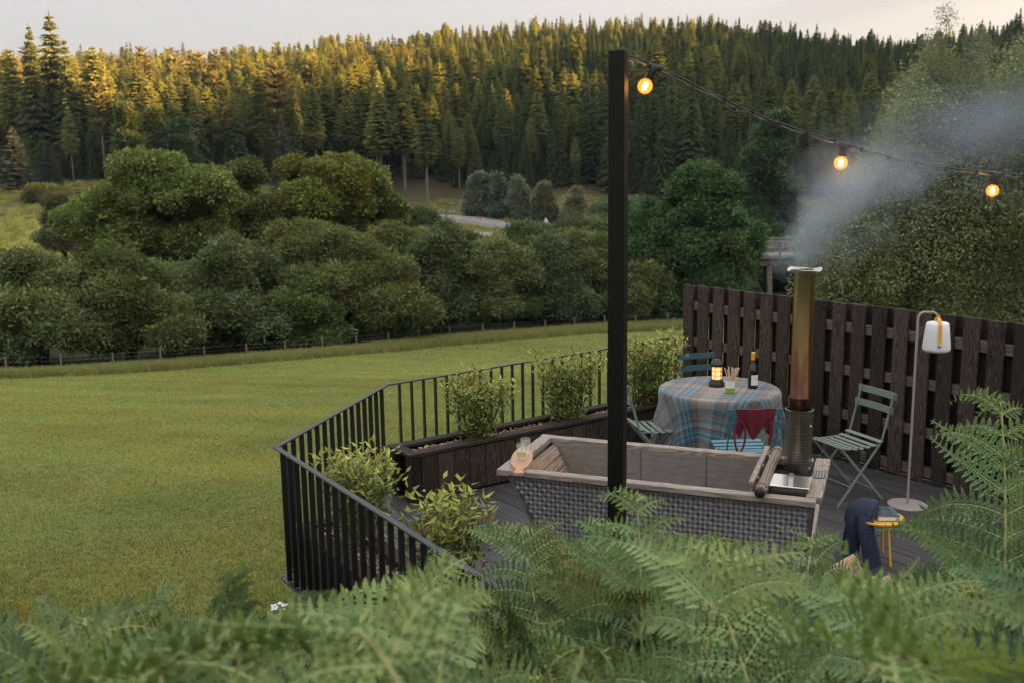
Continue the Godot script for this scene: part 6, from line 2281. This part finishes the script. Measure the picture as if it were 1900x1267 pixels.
func frond(seed_: int, L: float, pairs: int, blade: float, lean: float, curl: float, spread: float, lobed := true) -> ArrayMesh:
	R.seed = seed_
	var g := Geo.new()
	g.colored = true
	var stem_c := Color(0.36, 0.37, 0.16)
	var path := PackedVector3Array()
	var radii := PackedFloat32Array()
	var tang := []
	var p := Vector3.ZERO
	var n := 44
	for k in n + 1:
		var s := float(k) / n
		var th := lean * pow(s, 1.5) + curl * maxf(0.0, (s - 0.86) / 0.14) * maxf(0.0, (s - 0.86) / 0.14) * 6.0
		var dir := Vector3(0, cos(th), sin(th))
		path.push_back(p)
		tang.append(dir)
		radii.push_back(lerpf(0.0048, 0.0014, s))
		p += dir * L / n * (0.55 if s > 0.86 and curl > 0.1 else 1.0)
	g.tint = stem_c
	g.tube(path, radii, 5, false)
	for i in pairs:
		var u := (i + 0.35) / pairs
		var s := blade + (0.99 - blade) * pow(u, 0.9)
		var k := int(s * n)
		var P: Vector3 = path[k]
		var Tn: Vector3 = tang[k]
		var N := Vector3(1, 0, 0).cross(Tn).normalized() # the face of the frond
		var young := smoothstep(0.55, 1.0, u)
		for sd in [-1.0, 1.0]:
			var pl := spread * L * (pow(1.0 - u, 0.75) * 0.9 + 0.1) * rnd(0.82, 1.1)
			var be := deg_to_rad(lerpf(18.0, 48.0, u) + rnd(-8, 8))
			var ax0 := (Vector3(sd, 0, 0) * cos(be) + Tn * sin(be) + N * rnd(-0.45, 0.55)).normalized()
			var pts := []
			var q := P
			var ax := ax0
			var axs := []
			var m := 9
			var bend := rnd(-0.02, 0.24)
			var pc := curl * rnd(0.3, 1.2) * (0.4 + young)
			for j in m + 1:
				var t := float(j) / m
				pts.append(q)
				axs.append(ax)
				ax = (ax - Vector3(0, 1, 0) * bend * (0.4 + t) + (N * -0.35 - ax0 * 0.5) * pc * pow(t, 3.0)).normalized()
				q += ax * pl / m
			var f := rnd(0.82, 1.18)
			var base_c := Color(0.185, 0.290, 0.142).lerp(Color(0.29, 0.365, 0.12), clampf(young * 0.75 + rnd(-0.1, 0.35), 0.0, 1.0))
			g.tint = stem_c.lerp(base_c, 0.4)
			ribbon(g, pts, 0.0016, 0.0007, ax0.cross(N).normalized())
			var cnt := clampi(int(pl / 0.0122), 6, 34)
			for j in cnt:
				var t := (j + 0.5) / cnt
				var fk := t * m
				var jk := mini(int(fk), m - 1)
				var o: Vector3 = pts[jk].lerp(pts[jk + 1], fk - jk)
				var a: Vector3 = axs[jk]
				var pf := (1.0 - 0.86 * pow(t, 1.25)) * minf(1.0, 0.45 + t * 5.0)
				var len := minf(0.058, pl * 0.27) * pf * rnd(0.88, 1.1)
				var wid := minf(0.0072, len * 0.27)
				for s2 in [-1.0, 1.0]:
					var nn := (N + Vector3(0, 0.3, 0)).normalized()
					var cr = nn.cross(a).normalized() * s2
					var dr = (cr * 0.93 + a * 0.38).normalized()
					var dn := nn * -rnd(-0.1, 0.6) * (1.0 + young)
					var w := f * rnd(0.86, 1.14)
					g.tint = Color(base_c.r * w, base_c.g * w, base_c.b * w)
					var b1 = o + dr * len * 0.5 + dn * len * 0.18
					var b2 = o + dr * len + dn * len * 0.75
					if lobed: # notched edge: three small lobes a side
						for z in 3:
							var za = o.lerp(b1, z / 3.0 * 1.5) if z < 2 else b1
							var zb = b1.lerp(b2, 0.2 + z * 0.1) if z == 2 else o.lerp(b1, (z + 1) / 3.0 * 1.5)
							var ww := wid * (1.1 - z * 0.28)
							g.tri(za, zb, za.lerp(zb, 0.75) + a * ww)
							g.tri(za, za.lerp(zb, 0.75) - a * ww, zb)
						g.quad(o - a * wid * 0.4, o + a * wid * 0.4, b1 + a * wid * 0.42, b1 - a * wid * 0.42)
						g.tri(b1 - a * wid * 0.6, b1 + a * wid * 0.6, b2)
					else:
						g.quad(o - a * wid * 0.6, o + a * wid * 0.6, b1 + a * wid * 0.5, b1 - a * wid * 0.5)
						g.tri(b1 - a * wid * 0.5, b1 + a * wid * 0.5, b2)
	return g.mesh()

# a tall bare stalk ending in a tight curl
func crozier(seed_: int, L: float, lean: float) -> ArrayMesh:
	R.seed = seed_
	var g := Geo.new()
	g.colored = true
	g.tint = Color(0.34, 0.42, 0.15)
	var path := PackedVector3Array()
	var radii := PackedFloat32Array()
	var p := Vector3.ZERO
	var th := 0.0
	for k in 70:
		var s := k / 69.0
		path.push_back(p)
		radii.push_back(lerpf(0.005, 0.0032, s))
		var st := L / 46.0
		if s < 0.6: th = lean * s
		else:
			th += 0.16 + (s - 0.6) * 0.55
			st *= 0.28 * (1.25 - s)/0.65
		p += Vector3(0, cos(th), sin(th)) * st
	g.tube(path, radii, 6)
	for k in range(18, 70):
		var s := k / 69.0
		var l := 0.06 if s < 0.6 else 0.014
		for sd in [-1.0, 1.0]:
			for z in 3:
				var f := rnd(0.8, 1.2)
				g.tint = Color(0.27 * f, 0.36 * f, 0.11 * f)
				var dir := Vector3(sd * rnd(0.6, 1.0), rnd(-0.5, 0.4), rnd(-0.5, 0.5)).normalized()
				leaf(g, path[k], dir, dir.cross(Vector3(rnd(-1, 1), 1, 0)).normalized(), l * rnd(0.5, 1.1) * (1.0 if k > 40 or k % 4 == 0 else 0.35), 0.008, 0.3)
	return g.mesh()
